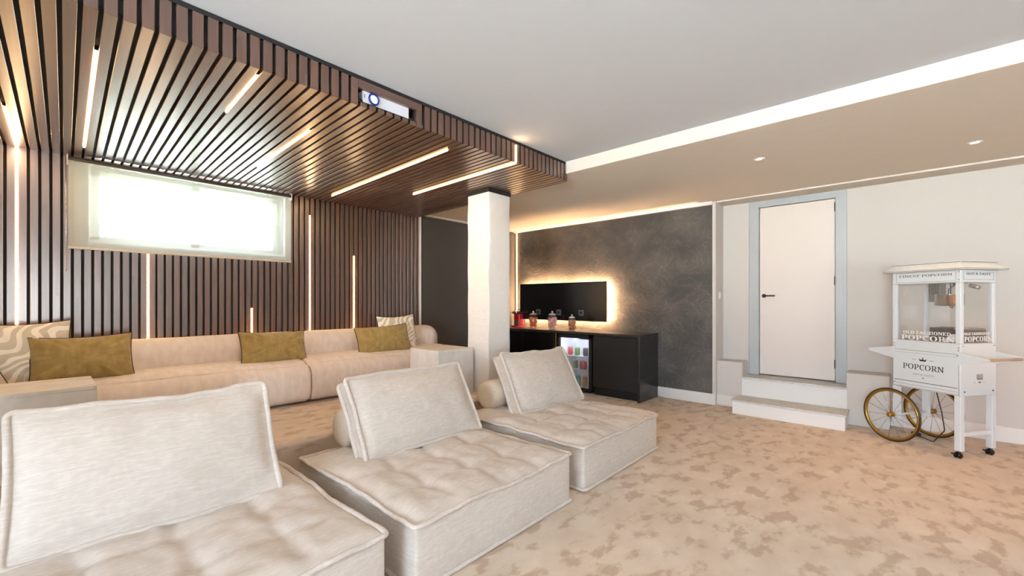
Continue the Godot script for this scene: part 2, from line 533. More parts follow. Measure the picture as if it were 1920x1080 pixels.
func shell() -> void:
	var st := mb()
	bx(st, Vector3(-4.15, -0.12, -5.0), Vector3(5.75, 0, 5.65), 0.0)
	struct("floor", st, M.carpet, "tan brushed pile carpet covering the whole lounge floor", "floor")
	# platform under the sofa
	var h := Vector3(2.05, PLAT / 2 + 0.01, 0.97)
	st = mb(true)
	soft_box(st, h, 0.028, Vector3i(40, 3, 20), 5, func(p: Vector3) -> Vector3: return p + Vector3(0, 0.0025 * sin(p.x * 17.0) * cos(p.z * 13.0), 0.004 * sin(p.x * 11.0) if p.z > 0.9 else 0.0))
	var pl := struct("floor_platform", st, M.carpet, "raised carpeted platform that carries the long sofa", "platform")
	pl.position = Vector3(1.32, PLAT / 2 - 0.01, -2.865 - 0.97)
	# back wall with the window's opening
	st = mb()
	bx(st, Vector3(-0.9, 0, -5.0), Vector3(0.25, 2.6, -4.70), 0.0)
	bx(st, Vector3(1.66, 0, -5.0), Vector3(5.75, 2.6, -4.70), 0.0)
	bx(st, Vector3(0.25, 0, -5.0), Vector3(1.66, 1.68, -4.70), 0.0)
	bx(st, Vector3(0.25, 2.27, -5.0), Vector3(1.66, 2.6, -4.70), 0.0)
	struct("wall_back", st, M.grey_wall, "dark grey painted back wall beside the slatted wall", "wall")
	# dark plaster wall: one face carries the plaster
	st = mb()
	bx(st, Vector3(5.26, 0, -4.70), Vector3(5.75, 2.6, -1.60), 0.0)
	var dark := struct("wall_right", st, M.grey_wall, "dark trowelled plaster wall behind the drinks counter", "wall")
	st = mb(true)
	grid(st, 2, 2, func(u: float, v: float) -> Vector3: return Vector3(5.254, 2.34 * v, lerpf(-4.70, -1.605, u)))
	obj("plaster", st, M.plaster, dark)
	# white wall with the door opening
	st = mb()
	bx(st, Vector3(5.534, 0, -1.60), Vector3(5.75, 2.6, -1.284), 0.0)
	bx(st, Vector3(5.534, 0, -0.388), Vector3(5.75, 2.6, 5.65), 0.0)
	bx(st, Vector3(5.534, 0, -1.284), Vector3(5.75, 0.345, -0.388), 0.0)
	bx(st, Vector3(5.72, 0, -1.3), Vector3(5.8, 2.6, -0.36), 0.0)
	struct("wall_right_white", st, M.white, "white painted wall round the door and behind the popcorn cart", "wall")
	# low thick parts of that wall
	st = mb()
	bx(st, Vector3(5.30, 0, -1.575), Vector3(5.54, 0.515, -1.30), 0.006)
	struct("trim_1", st, M.white, "white low ledge left of the steps", "ledge")
	st = mb()
	bx(st, Vector3(5.29, 0, -0.375), Vector3(5.54, 0.505, -0.055), 0.006)
	struct("trim_2", st, M.white, "white low ledge between the steps and the popcorn cart", "ledge")
	# white pier at the end of the dark wall
	st = mb()
	bx(st, Vector3(5.250, 0, -1.606), Vector3(5.60, YL, -1.568), 0.003)
	struct("trim_3", st, M.white, "narrow white pier at the right end of the dark wall", "pier")
	# ceilings
	st = mb()
	bx(st, Vector3(-4.15, YH, -5.0), Vector3(3.2175, 2.7, 5.65), 0.0)
	struct("ceiling", st, M.ceiling, "white plastered high ceiling over the lounge chairs", "ceiling")
	st = mb()
	bx(st, Vector3(3.2175, YL, -5.0), Vector3(5.75, 2.7, 5.65), 0.004)
	struct("ceiling_low", st, M.ceiling_low, "lowered white ceiling along the counter and the door wall", "ceiling")
	st = mb()
	bx(st, Vector3(5.275, 2.357, -1.57), Vector3(5.6, 2.42, 5.5), 0.003)
	struct("trim_4", st, M.ceiling_low, "shallow white cornice over the door wall", "cornice")
	st = mb()
	bx(st, Vector3(5.222, 2.332, -4.70), Vector3(5.27, YL + 0.02, -1.60), 0.004)
	struct("trim_5", st, M.trim, "white cove strip along the top of the dark plaster wall", "cove")
	st = mb()
	bx(st, Vector3(3.33, 2.346, -4.72), Vector3(5.25, YL + 0.02, -4.678), 0.004)
	struct("trim_6", st, M.trim, "white cove strip along the top of the grey back wall", "cove")
	st = mb()
	bx(st, Vector3(3.322, 0.2, -4.71), Vector3(3.352, 2.34, -4.655), 0.004)
	struct("trim_7", st, M.trim, "white upright trim at the right end of the slatted wall", "trim")
	# baseboards
	st = mb()
	bx(st, Vector3(5.236, 0, -2.27), Vector3(5.26, 0.126, -1.57), 0.003)
	struct("baseboard_right", st, M.trim, "white baseboard under the dark plaster wall", "baseboard")
	st = mb()
	bx(st, Vector3(5.518, 0, -0.055), Vector3(5.54, 0.132, 5.5), 0.003)
	struct("baseboard_right_white", st, M.trim, "white baseboard behind the popcorn cart", "baseboard")
	st = mb()
	bx(st, Vector3(5.283, 0, -1.568), Vector3(5.302, 0.122, -1.30), 0.003)
	struct("baseboard_step", st, M.trim, "short white baseboard left of the steps", "baseboard")
	# pillar
	st = mb(true)
	var wob := noise(2.2, 91, 2)
	soft_box(st, Vector3(0.153, 1.14, 0.155), 0.012, Vector3i(6, 40, 6), 3, func(p: Vector3) -> Vector3: return p + Vector3(wob.get_noise_3d(p.x, p.y, p.z + 4) * 0.008, 0, wob.get_noise_3d(p.x + 9, p.y, p.z) * 0.008))
	var pil := struct("pillar", st, M.white_rough, "square white plastered pillar under the slatted canopy", "pillar")
	pil.position = Vector3(3.056, 1.135, -3.095)
	st = mb()
	bx(st, Vector3(-0.16, 1.137, -0.162), Vector3(0.16, 1.173, 0.162), 0.002)
	obj("black_collar", st, M.black, pil)
	# walls out of frame, with the openings that let the daylight in
	st = mb()
	bx(st, Vector3(-0.8, 0, -5.0), Vector3(-0.66, 2.6, -2.15), 0.0)
	bx(st, Vector3(-4.15, 0, -2.3), Vector3(-0.66, 2.6, -2.15), 0.0)
	bx(st, Vector3(-4.15, 0, -2.3), Vector3(-4.0, 2.6, WL[0]), 0.0)
	bx(st, Vector3(-4.15, 0, WL[1]), Vector3(-4.0, 2.6, 5.65), 0.0)
	bx(st, Vector3(-4.15, 0, WL[0]), Vector3(-4.0, WL[2], WL[1]), 0.0)
	bx(st, Vector3(-4.15, WL[3], WL[0]), Vector3(-4.0, 2.6, WL[1]), 0.0)
	struct("wall_left", st, M.white, "white left wall with a wide window opening", "wall")
	st = mb()
	bx(st, Vector3(-4.15, 0, 5.5), Vector3(WB[0], 2.6, 5.65), 0.0)
	bx(st, Vector3(WB[1], 0, 5.5), Vector3(5.75, 2.6, 5.65), 0.0)
	bx(st, Vector3(WB[0], WB[3], 5.5), Vector3(WB[1], 2.6, 5.65), 0.0)
	bx(st, Vector3(WB[0], 0, 5.5), Vector3(WB[1], WB[2], 5.65), 0.0)
	struct("wall_front", st, M.white, "white wall behind the camera with a glazed opening", "wall")

func gap_x(k: int) -> float:
	return GAP0 + PITCH * k

func led_strip(p0: Vector3, p1: Vector3, out: Vector3, label: String, group: String, energy: float, m: Material, w := 0.013) -> void:
	var d := (p1 - p0).normalized()
	var o := thing("led_strip", label, "light", (p0 + p1) / 2, 0.0, group)
	var len := (p1 - p0).length()
	var side := d.cross(out).normalized()
	var st := mb(true)
	var n := 8
	var prev := []
	for k in n + 1:
		var t := PI * k / n
		prev.append(side * cos(t) * w / 2 + out * sin(t) * 0.012)
	for k in n:
		var a: Vector3 = prev[k]
		var b: Vector3 = prev[k + 1]
		var q := [a - d * len / 2, b - d * len / 2, b + d * len / 2, a + d * len / 2]
		var nn: Vector3 = (q[1] - q[0]).cross(q[2] - q[0])
		if nn.dot(a + b) < 0.0: q.reverse()
		tri(st, q[0], q[1], q[2]); tri(st, q[0], q[2], q[3])
	obj("diffuser", st, m, o)
	st = mb()
	var bb := Basis(side, d, out)
	bx(st, Vector3(-w / 2, -len / 2, -0.008), Vector3(w / 2, len / 2, -0.0005), 0.001, Transform3D(bb, Vector3.ZERO))
	obj("channel", st, M.alu, o)
	var l := AreaLight3D.new()
	l.name = "light"
	l.area_size = Vector2(w, len)
	l.light_energy = energy
	l.light_color = Color(1.0, 0.86, 0.68)
	l.shadow_enabled = true
	o.add_child(l, true)
	l.position = out * 0.014
	l.basis = Basis(side, d, side.cross(d)) if side.cross(d).dot(out) < 0.0 else Basis(-side, d, (-side).cross(d))

func slats() -> void:
	var half := (PITCH - GAPW) / 2
	# slatted wall
	var wall := Node3D.new()
	wall.name = "wall_back_slats"
	add_child(wall)
	tag(wall, "slatted walnut wall behind the long sofa", "slat wall", "", "structure")
	var st := mb()
	bx(st, Vector3(-0.66, 0.2, -4.71), Vector3(0.25, 2.33, ZW - 0.022), 0.0)
	bx(st, Vector3(1.66, 0.2, -4.71), Vector3(3.325, 2.33, ZW - 0.022), 0.0)
	bx(st, Vector3(0.25, 0.2, -4.71), Vector3(1.66, 1.66, ZW - 0.022), 0.0)
	bx(st, Vector3(0.25, 2.27, -4.71), Vector3(1.66, 2.33, ZW - 0.022), 0.0)
	obj("backing_board", st, M.black, wall)
	for k in range(-17, 56):
		var x := gap_x(k) + PITCH / 2
		var x1 := minf(x + half, 3.318)
		var parts := [[0.25, YC + 0.01]]
		if x > 0.22 and x < 1.69: parts = [[0.25, 1.66], [2.27, YC + 0.01]]
		for p in parts:
			st = mb()
			bx(st, Vector3(x - half, p[0], ZW - 0.024), Vector3(x1, p[1], ZW), 0.0016, Transform3D.IDENTITY, Vector2(rng.randf() * 3, rng.randf() * 3))
			obj("slat", st, M.wood[rng.randi() % 4], wall)
	# canopy
	var can := Node3D.new()
	can.name = "ceiling_canopy"
	add_child(can)
	tag(can, "dropped walnut slatted canopy over the sofa platform", "canopy", "", "structure")
	var depth := ZF - ZW
	var shear := Transform3D(Basis(Vector3(1, 0, 0), Vector3(0, 1, 0), Vector3(-PITCH / depth, 0, 1)), Vector3(PITCH / depth * ZF, 0, 0))   # one gap sideways from the fascia to the wall
	st = mb()
	bx(st, Vector3(-0.66, YC + 0.022, ZW - 0.03), Vector3(3.246, YC + 0.05, ZF - 0.024), 0.0, shear)
	obj("backing_board", st, M.black, can)
	st = mb()
	bx(st, Vector3(-0.66, YC + 0.03, ZF - 0.06), Vector3(1.197, YH, ZF - 0.022), 0.0)
	bx(st, Vector3(1.583, YC + 0.03, ZF - 0.06), Vector3(3.246, YH, ZF - 0.022), 0.0)
	bx(st, Vector3(1.19, 2.42, ZF - 0.06), Vector3(1.59, YH, ZF - 0.022), 0.0)
	obj("fascia_board", st, M.black, can)
	st = mb()
	bx(st, Vector3(-0.66, 2.459, ZF - 0.03), Vector3(3.25, YH - 0.001, ZF - 0.004), 0.001)
	obj("shadow_strip", st, M.black, can)
	st = mb()
	bx(st, Vector3(3.24, YC + 0.002, ZW - 0.03), Vector3(3.252, YH, ZF - 0.02), 0.001, shear)
	obj("end_board", st, M.black, can)
	for k in range(-17, 54):
		var x := gap_x(k) + PITCH / 2
		st = mb()
		bx(st, Vector3(x - half, YC, ZW - 0.02), Vector3(x + half, YC + 0.024, ZF - 0.0005), 0.0016, shear, Vector2(rng.randf() * 3, rng.randf() * 3))
		obj("slat", st, M.wood[rng.randi() % 4], can)
		if x > 1.19 and x < 1.625: continue
		st = mb()
		bx(st, Vector3(x - half, YC + 0.001, ZF - 0.022), Vector3(x + half, 2.455 + rng.randf() * 0.002, ZF), 0.0016, Transform3D.IDENTITY, Vector2(rng.randf() * 3, rng.randf() * 3))
		obj("fascia_slat", st, M.wood[rng.randi() % 4], can)
	# wooden surround of the projector's niche
	st = mb()
	bx(st, Vector3(1.192, 2.412, ZF - 0.022), Vector3(1.625, 2.457, ZF), 0.0016, Transform3D.IDENTITY, Vector2(0.3, 0.1))
	obj("niche_rail", st, M.wood[1], can)
	st = mb()
	bx(st, Vector3(1.584, YC + 0.001, ZF - 0.022), Vector3(1.625, 2.411, ZF), 0.0016, Transform3D.IDENTITY, Vector2(0.6, 0.1))
	obj("niche_post", st, M.wood[2], can)
	st = mb()
	bx(st, Vector3(1.19, YC + 0.024, ZF - 0.30), Vector3(1.59, YC + 0.03, ZF - 0.002), 0.001)
	bx(st, Vector3(1.185, YC + 0.024, ZF - 0.30), Vector3(1.195, 2.42, ZF - 0.02), 0.001)
	bx(st, Vector3(1.585, YC + 0.024, ZF - 0.30), Vector3(1.595, 2.42, ZF - 0.02), 0.001)
	bx(st, Vector3(1.185, YC + 0.024, ZF - 0.31), Vector3(1.595, 2.42, ZF - 0.30), 0.001)
	bx(st, Vector3(1.185, 2.412, ZF - 0.31), Vector3(1.595, 2.422, ZF - 0.02), 0.001)
	obj("niche_lining", st, M.black, can)
	# light strips in the gaps
	var grp := "light strips in the slatted wall"
	var tops := {-7: [YC, "floor to canopy warm light strip at the far left of the slatted wall"], 6: [1.60, "warm light strip rising to the left half of the blind"], 20: [1.137, "shortest warm light strip, behind the middle olive cushion"], 30: [2.124, "tall warm light strip just right of the blind"], 39: [1.729, "rightmost upright light strip of the slatted wall, above the right olive cushion"]}
	for k in tops:
		led_strip(Vector3(gap_x(k), 0.45, ZW - 0.003), Vector3(gap_x(k), tops[k][0], ZW - 0.003), Vector3(0, 0, 1), tops[k][1], grp, 0.22, M.led)
	grp = "light strips in the canopy's underside"
	var runs := [[-8, -3.75, -4.655, "canopy light strip at the far left, meeting the wall strip in the corner"], [-2, -2.62, -4.30, "long canopy light strip over the blind's left end"], [8, -2.318, -2.896, "short canopy light strip nearest the fascia"], [16, -2.816, -3.881, "canopy light strip over the blind's right half"], [31, -2.429, -4.362, "longest canopy light strip, behind the projector's right side"], [41, -2.252, -3.69, "canopy light strip that bends up the fascia, left of the pillar"]]
	for r in runs:
		var a: Vector3 = shear * Vector3(gap_x(r[0]), YC + 0.002, r[1])
		var b: Vector3 = shear * Vector3(gap_x(r[0]), YC + 0.002, r[2])
		led_strip(a, b, Vector3(0, -1, 0), r[3], grp, 0.30, M.led)
	led_strip(Vector3(gap_x(41), YC, ZF - 0.003), Vector3(gap_x(41), 2.446, ZF - 0.003), Vector3(0, 0, 1), "short upright light strip on the canopy's fascia", "", 0.03, M.led)

func door_and_steps() -> void:
	var d := Node3D.new()
	d.name = "door_1"
	add_child(d)
	tag(d, "flush pale door in a grey blue frame above the steps", "door", "", "structure")
	var st := mb()
	bx(st, Vector3(5.545, 0.374, -1.180), Vector3(5.585, 2.276, -0.486), 0.003)
	obj("door_leaf", st, M.door, d)
	st = mb()
	bx(st, Vector3(5.524, 0.36, -1.286), Vector3(5.60, 2.356, -1.184), 0.004)
	bx(st, Vector3(5.524, 0.36, -0.482), Vector3(5.60, 2.356, -0.386), 0.004)
	bx(st, Vector3(5.524, 2.28, -1.19), Vector3(5.60, 2.356, -0.47), 0.004)
	obj("door_frame", st, M.frame_blue, d)
	for y in [2.19, 1.42, 0.55]:
		st = mb()
		cyl(st, Vector3(5.538, y - 0.045, -0.484), Vector3(5.538, y + 0.045, -0.484), 0.008, 10)
		obj("hinge", st, M.dark_metal, d)
	var h := Node3D.new()
	h.name = "door_handle"
	d.add_child(h)
	st = mb(true)
	tube(st, PackedVector3Array([Vector3(5.545, 1.268, -1.135), Vector3(5.50, 1.268, -1.135), Vector3(5.492, 1.268, -1.125), Vector3(5.49, 1.268, -1.02)]), 0.008, 10)
	obj("lever", st, M.dark_metal, h)
	st = mb()
	cyl(st, Vector3(5.545, 1.268, -1.135), Vector3(5.536, 1.268, -1.135), 0.022, 20)
	obj("rose", st, M.dark_metal, h)
	# steps
	var grp := ""
	var s := Node3D.new()
	s.name = "step_lower"
	add_child(s)
	tag(s, "lower white step with a pale stone tread, on the carpet", "step", grp, "structure")
	st = mb()
	bx(st, Vector3(4.985, 0, -1.322), Vector3(5.32, 0.131, -0.362), 0.002)
	obj("riser", st, M.trim, s)
	st = mb()
	bx(st, Vector3(4.972, 0.131, -1.332), Vector3(5.32, 0.149, -0.352), 0.002)
	obj("tread", st, M.tread, s)
	s = Node3D.new()
	s.name = "step_upper"
	add_child(s)
	tag(s, "upper white step with a pale stone sill under the door", "step", grp, "structure")
	st = mb()
	bx(st, Vector3(5.29, 0, -1.305), Vector3(5.56, 0.345, -0.37), 0.002)
	obj("riser", st, M.trim, s)
	st = mb()
	bx(st, Vector3(5.25, 0.345, -1.302), Vector3(5.6, 0.363, -0.366), 0.002)
	obj("tread", st, M.tread, s)
	# switch on the pier
	var w := thing("light_switch", "small white light switch on the white pier", "switch", Vector3(5.39, 1.275, -1.568))
	st = mb()
	bx(st, Vector3(-0.04, -0.04, 0), Vector3(0.04, 0.04, 0.008), 0.003)
	obj("plate", st, M.trim, w)
	st = mb()
	bx(st, Vector3(-0.022, -0.028, 0.008), Vector3(0.022, 0.028, 0.012), 0.002)
	obj("rocker", st, M.trim, w)

func window_and_blind() -> void:
	var w := Node3D.new()
	w.name = "window_1"
	add_child(w)
	tag(w, "two light window behind the roller blind", "window", "", "structure")
	var st := mb()
	var z0 := -4.90
	var z1 := -4.84
	bx(st, Vector3(0.25, 1.68, z0), Vector3(0.31, 2.27, z1), 0.003)
	bx(st, Vector3(1.61, 1.68, z0), Vector3(1.66, 2.27, z1), 0.003)
	bx(st, Vector3(0.25, 1.68, z0), Vector3(1.66, 1.735, z1), 0.003)
	bx(st, Vector3(0.25, 2.225, z0), Vector3(1.66, 2.27, z1), 0.003)
	bx(st, Vector3(0.915, 1.68, z0), Vector3(0.985, 2.27, z1), 0.003)
	obj("window_frame", st, M.trim, w)
	for p in [[0.31, 0.915], [0.985, 1.61]]:
		st = mb()
		bx(st, Vector3(p[0], 1.735, -4.878), Vector3(p[1], 2.225, -4.870), 0.0)
		obj("pane", st, M.glass, w)
	st = mb()
	bx(st, Vector3(0.25, 1.66, -4.99), Vector3(1.66, 1.68, -4.66), 0.002)
	bx(st, Vector3(0.235, 1.66, -4.99), Vector3(0.25, 2.29, -4.66), 0.002)
	bx(st, Vector3(1.66, 1.66, -4.99), Vector3(1.675, 2.29, -4.66), 0.002)
	bx(st, Vector3(0.235, 2.27, -4.99), Vector3(1.675, 2.29, -4.66), 0.002)
	obj("lining", st, M.trim, w)
	st = mb(true)
	tube(st, PackedVector3Array([Vector3(1.632, 1.985, -4.84), Vector3(1.632, 1.985, -4.80), Vector3(1.632, 1.88, -4.795)]), 0.011, 8)
	obj("window_handle", st, M.dark_metal, w)
	# roller blind hung in front of the slats
	var b := thing("roller_blind", "wide white translucent roller blind over the window in the slatted wall", "blind", Vector3(0.91, 1.61, -4.58))
	st = mb()
	bx(st, Vector3(-0.785, 0.0, -0.0012), Vector3(0.785, 0.660, 0.0012), 0.0)
	obj("fabric", st, M.blind, b)
	st = mb(true)
	cyl(st, Vector3(-0.788, 0.664, -0.012), Vector3(0.788, 0.664, -0.012), 0.019, 20)
	obj("roller_tube", st, mat(rgb8(74, 74, 72), 0.35, 0.2), b)
	st = mb()
	bx(st, Vector3(-0.787, -0.012, -0.006), Vector3(0.787, 0.006, 0.006), 0.003)
	obj("bottom_bar", st, mat(rgb8(206, 200, 186), 0.5), b)
	for sx in [-1.0, 1.0]:
		st = mb()
		bx(st, Vector3(sx * 0.79 - 0.004, 0.625, -0.078), Vector3(sx * 0.79 + 0.004, 0.692, 0.012), 0.002)
		obj("bracket", st, M.trim, b)
	st = mb(true)
	tube(st, PackedVector3Array([Vector3(-0.797, 0.66, 0.012), Vector3(-0.797, -0.17, 0.012), Vector3(-0.797, -0.18, 0.0), Vector3(-0.797, -0.17, -0.012), Vector3(-0.797, 0.66, -0.012)]), 0.0022, 6)
	obj("pull_chain", st, M.steel, b)
	# the two windows that light the room, out of frame
	for n in 2:
		var o := Node3D.new()
		o.name = "window_%d" % (n + 2)
		add_child(o)
		tag(o, ["wide window in the left wall", "small high window behind the camera"][n], "window", "", "structure")
		var lo := Vector3(WL[0], WL[2], 0) if n == 0 else Vector3(WB[0], WB[2], 0)
		var hi := Vector3(WL[1], WL[3], 0) if n == 0 else Vector3(WB[1], WB[3], 0)
		var xf := Transform3D(Basis(Vector3(0, 0, 1), Vector3.UP, Vector3(-1, 0, 0)), Vector3(-4.08, 0, 0)) if n == 0 else Transform3D(Basis.IDENTITY, Vector3(0, 0, 5.58))
		st = mb()
		for k in 4:
			var x := lerpf(lo.x, hi.x - 0.06, k / 3.0)
			bx(st, Vector3(x, lo.y, -0.03), Vector3(x + 0.06, hi.y, 0.03), 0.003, xf)
		for y in [lo.y, hi.y - 0.06]:
			bx(st, Vector3(lo.x, y, -0.03), Vector3(hi.x, y + 0.06, 0.03), 0.003, xf)
		obj("window_frame", st, M.trim, o)

func projector() -> void:
	var o := thing("projector", "white projector recessed in the canopy's fascia", "projector", Vector3(1.385, YC + 0.03, ZF - 0.02))
	var st := mb()
	bx(st, Vector3(-0.157, 0, -0.26), Vector3(0.157, 0.079, 0), 0.006)
	obj("body", st, M.projector_white, o)
	var xf := Transform3D(Basis(Vector3(1, 0, 0), PI / 2), Vector3(-0.088, 0.043, 0))
	st = mb(true)
	lathe(st, [Vector2(0.024, 0.0), Vector2(0.033, 0.0), Vector2(0.035, 0.006), Vector2(0.032, 0.012), Vector2(0.026, 0.012), Vector2(0.024, 0.004), Vector2(0.0, 0.004)], 28, xf)
	obj("lens_ring", st, mat(rgb8(52, 66, 150), 0.3, 0.6), o)
	st = mb(true)
	lathe(st, [Vector2(0.024, 0.004), Vector2(0.02, 0.009), Vector2(0.011, 0.013), Vector2(0.0, 0.0145)], 24, xf)
	obj("lens", st, glow(Color(0.72, 0.80, 1.0), 1.6), o)
	st = mb()
	bx(st, Vector3(-0.146, 0.034, 0), Vector3(-0.142, 0.056, 0.001), 0.0003)
	obj("sensor", st, M.ink, o)

# ------------------------------------------------------------------ sofa and what lies on it
func sofa() -> void:
	var o := thing("sofa", "long blush velvet sofa on the platform along the slatted wall", "sofa", Vector3(0, PLAT, 0))
	var wob := noise(1.6, 17, 2)
	for s in [[-0.64, 1.585], [1.593, 3.30]]:
		var st := mb(true)
		var hw: float = (s[1] - s[0]) / 2
		var c := Vector3((s[0] + s[1]) / 2, 0.19, -4.20)
		soft_box(st, Vector3(hw, 0.185, 0.38), 0.03, Vector3i(40, 10, 18), 4, func(p: Vector3) -> Vector3:
			var q := p
			if p.z > 0.0:
				var a := clampf(p.z / 0.38, 0, 1)
				var b := clampf(absf(p.y) / 0.185, 0, 1)
				var n := 3.4 if p.y > 0.0 else 6.0
				var f := pow(pow(a, n) + pow(b, n), -1.0 / n) * maxf(a, b)
				q.z *= f
				q.y *= f
			if p.y > 0.0: q.y += 0.008 * (1.0 - pow(absf(p.x) / hw, 4.0)) * (1.0 - pow(clampf(absf(p.z - 0.05) / 0.4, 0, 1), 2.0))
			if p.z > 0.2: q.z += 0.016 * cos(p.y / 0.185 * PI / 2) - 0.006 * exp(-pow((p.y - 0.02) / 0.012, 2.0))
			q.y += 0.006 * wob.get_noise_3d(p.x * 2, p.y * 2, p.z * 2)
			return q + c)
		obj("seat", st, M.velvet, o)
		st = mb(true)
		var path := PackedVector3Array()
		for k in 41: path.append(Vector3(lerpf(s[0] + 0.05, s[1] - 0.05, k / 40.0), 0.21, -3.811 + 0.001 * sin(k)))
		tube(st, path, 0.0022, 6)
		obj("seam", st, mat(rgb8(178, 150, 130), 0.9), o)
	var st2 := mb(true)
	soft_box(st2, Vector3(2.03, 0.275, 0.165), 0.15, Vector3i(60, 6, 4), 10, func(p: Vector3) -> Vector3:
		var q := p
		q.y += 0.004 * wob.get_noise_3d(p.x * 1.5, p.y, p.z)
		q.z += (0.02 * (0.3 - p.y)) + 0.006 * wob.get_noise_3d(p.x, p.y + 5, p.z)
		return q + Vector3(1.385, 0.325, -4.47))
	obj("backrest", st2, M.velvet, o)
	# cushions: [label, size, centre, turn, lean, roll, pile]
	cushion("throw_cushion", "olive velvet cushion with dark cord, leftmost, against the patterned cushion", M.olive, Vector2(0.51, 0.335), 0.085, Vector3(0.185, 0.812, -4.10), 0.02, -0.30, 0.02, 3, "olive velvet cushions on the sofa")
	cushion("throw_cushion", "olive velvet cushion with dark cord, in the middle of the sofa", M.olive, Vector2(0.55, 0.31), 0.085, Vector3(1.385, 0.79, -4.12), 0.05, -0.35, -0.03, 5, "olive velvet cushions on the sofa")
	cushion("throw_cushion", "olive velvet cushion with dark cord, rightmost, near the stone side table", M.olive, Vector2(0.60, 0.33), 0.085, Vector3(2.46, 0.79, -4.09), -0.12, -0.35, 0.05, 9, "olive velvet cushions on the sofa")
	cushion("throw_cushion", "large cushion with cream waves on beige, behind the leftmost olive cushion", M.zebra, Vector2(0.52, 0.46), 0.07, Vector3(-0.13, 0.85, -4.18), 0.04, -0.22, 0.0, 13, "cream waved cushions on the sofa")
	cushion("throw_cushion", "cushion with cream waves on tan, at the sofa's right end", M.zebra, Vector2(0.46, 0.42), 0.06, Vector3(2.70, 0.845, -4.20), -0.10, -0.24, 0.04, 17, "cream waved cushions on the sofa")
	cushion("throw_cushion", "pale cushion with a black cord, cut by the photo's left edge", M.boucle, Vector2(0.44, 0.40), 0.07, Vector3(-0.385, 0.745, -3.98), 0.1, -0.30, 0.33, 21, "")

func cushion(called: String, label: String, m: Material, size: Vector2, puff: float, at: Vector3, turn: float, lean: float, roll: float, sd: int, group: String) -> void:
	var o := thing(called, label, "cushion", at, 0.0, group)
	o.rotation = Vector3(lean, turn, roll)
	var n := noise(9.0, sd, 2)
	var edge := func(u: float, v: float) -> Vector2:
		var a := u * 2 - 1
		var b := v * 2 - 1
		return Vector2(a * size.x / 2 * (1.0 - 0.055 * (1 - b * b)), b * size.y / 2 * (1.0 - 0.12 * (1 - a * a)))
	var st := mb(true)
	for s in [1.0, -1.0]:
		grid(st, 46, 34, func(u: float, v: float) -> Vector3:
			var uu := u if s > 0 else 1.0 - u
			var e: Vector2 = edge.call(uu, v)
			var a := uu * 2 - 1
			var b := v * 2 - 1
			var f := pow(maxf(0.0, (1 - a * a) * (1 - b * b)), 0.5)
			var rad := atan2(b, a)
			var wr := 0.034 * n.get_noise_2d(rad * 0.35, 3.0 * s) * clampf((absf(a) + absf(b)) - 0.5, 0, 1) + 0.008 * n.get_noise_2d(uu * 0.5 + 3, v * 0.4)
			return Vector3(e.x, e.y, s * (1.15 * puff * f * (1.0 + wr * 14.0) + 0.002)))
	obj("cover", st, m, o)
	st = mb(true)
	var path := PackedVector3Array()
	for side in 4:
		for k in 16:
			var t := k / 16.0
			var uv: Vector2 = [Vector2(t, 0), Vector2(1, t), Vector2(1 - t, 1), Vector2(0, 1 - t)][side]
			var e: Vector2 = edge.call(uv.x, uv.y)
			path.append(Vector3(e.x, e.y, 0))
	tube(st, path, 0.0045, 6, true)
	obj("cord", st, M.dark_cord, o)

func tables() -> void:
	for k in 2:
		var o := thing("side_table", ["pale stone block side table at the left, between sofa and nearest lounge chair", "pale stone block side table against the white pillar"][k], "side table", Vector3([-0.02, 2.652][k], PLAT, [-3.445, -3.345][k]), 0.0, "stone block side tables")
		var st := mb()
		bx(st, Vector3(-0.216, 0.421, -0.225), Vector3(0.216, 0.441, 0.225), 0.002)
		obj("top", st, M.cement, o)
		st = mb()
		bx(st, Vector3(-0.216, 0, 0.205), Vector3(0.216, 0.421, 0.225), 0.002)
		bx(st, Vector3(-0.216, 0, -0.225), Vector3(0.216, 0.421, -0.205), 0.002)
		bx(st, Vector3(-0.216, 0, -0.2045), Vector3(-0.196, 0.421, 0.2045), 0.0)
		bx(st, Vector3(0.196, 0, -0.2045), Vector3(0.216, 0.421, 0.2045), 0.0)
		obj("body", st, M.cement, o)

# ------------------------------------------------------------------ lounge chairs
func rim_path(h: Vector2, r: float, n: int, fn: Callable) -> PackedVector3Array:   # rounded rectangle in the xz plane
	var out := PackedVector3Array()
	for side in 4:
		var a0 := PI / 2 * side
		var cx: float = [1, -1, -1, 1][side] * (h.x - r)
		var cz: float = [1, 1, -1, -1][side] * (h.y - r)
		var nx: float = [-1, -1, 1, 1][side] * (h.x - r)
		var nz: float = [1, -1, -1, 1][side] * (h.y - r)
		for k in 5:
			var t := a0 + PI / 2 * k / 4.0
			out.append(fn.call(Vector3(cx + r * cos(t), 0, cz + r * sin(t))))
		var from := Vector3(cx + r * cos(a0 + PI / 2), 0, cz + r * sin(a0 + PI / 2))
		var to := Vector3(nx + r * cos(a0 + PI / 2), 0, nz + r * sin(a0 + PI / 2))
		for k in range(1, n):
			out.append(fn.call(from.lerp(to, float(k) / n)))
	return out

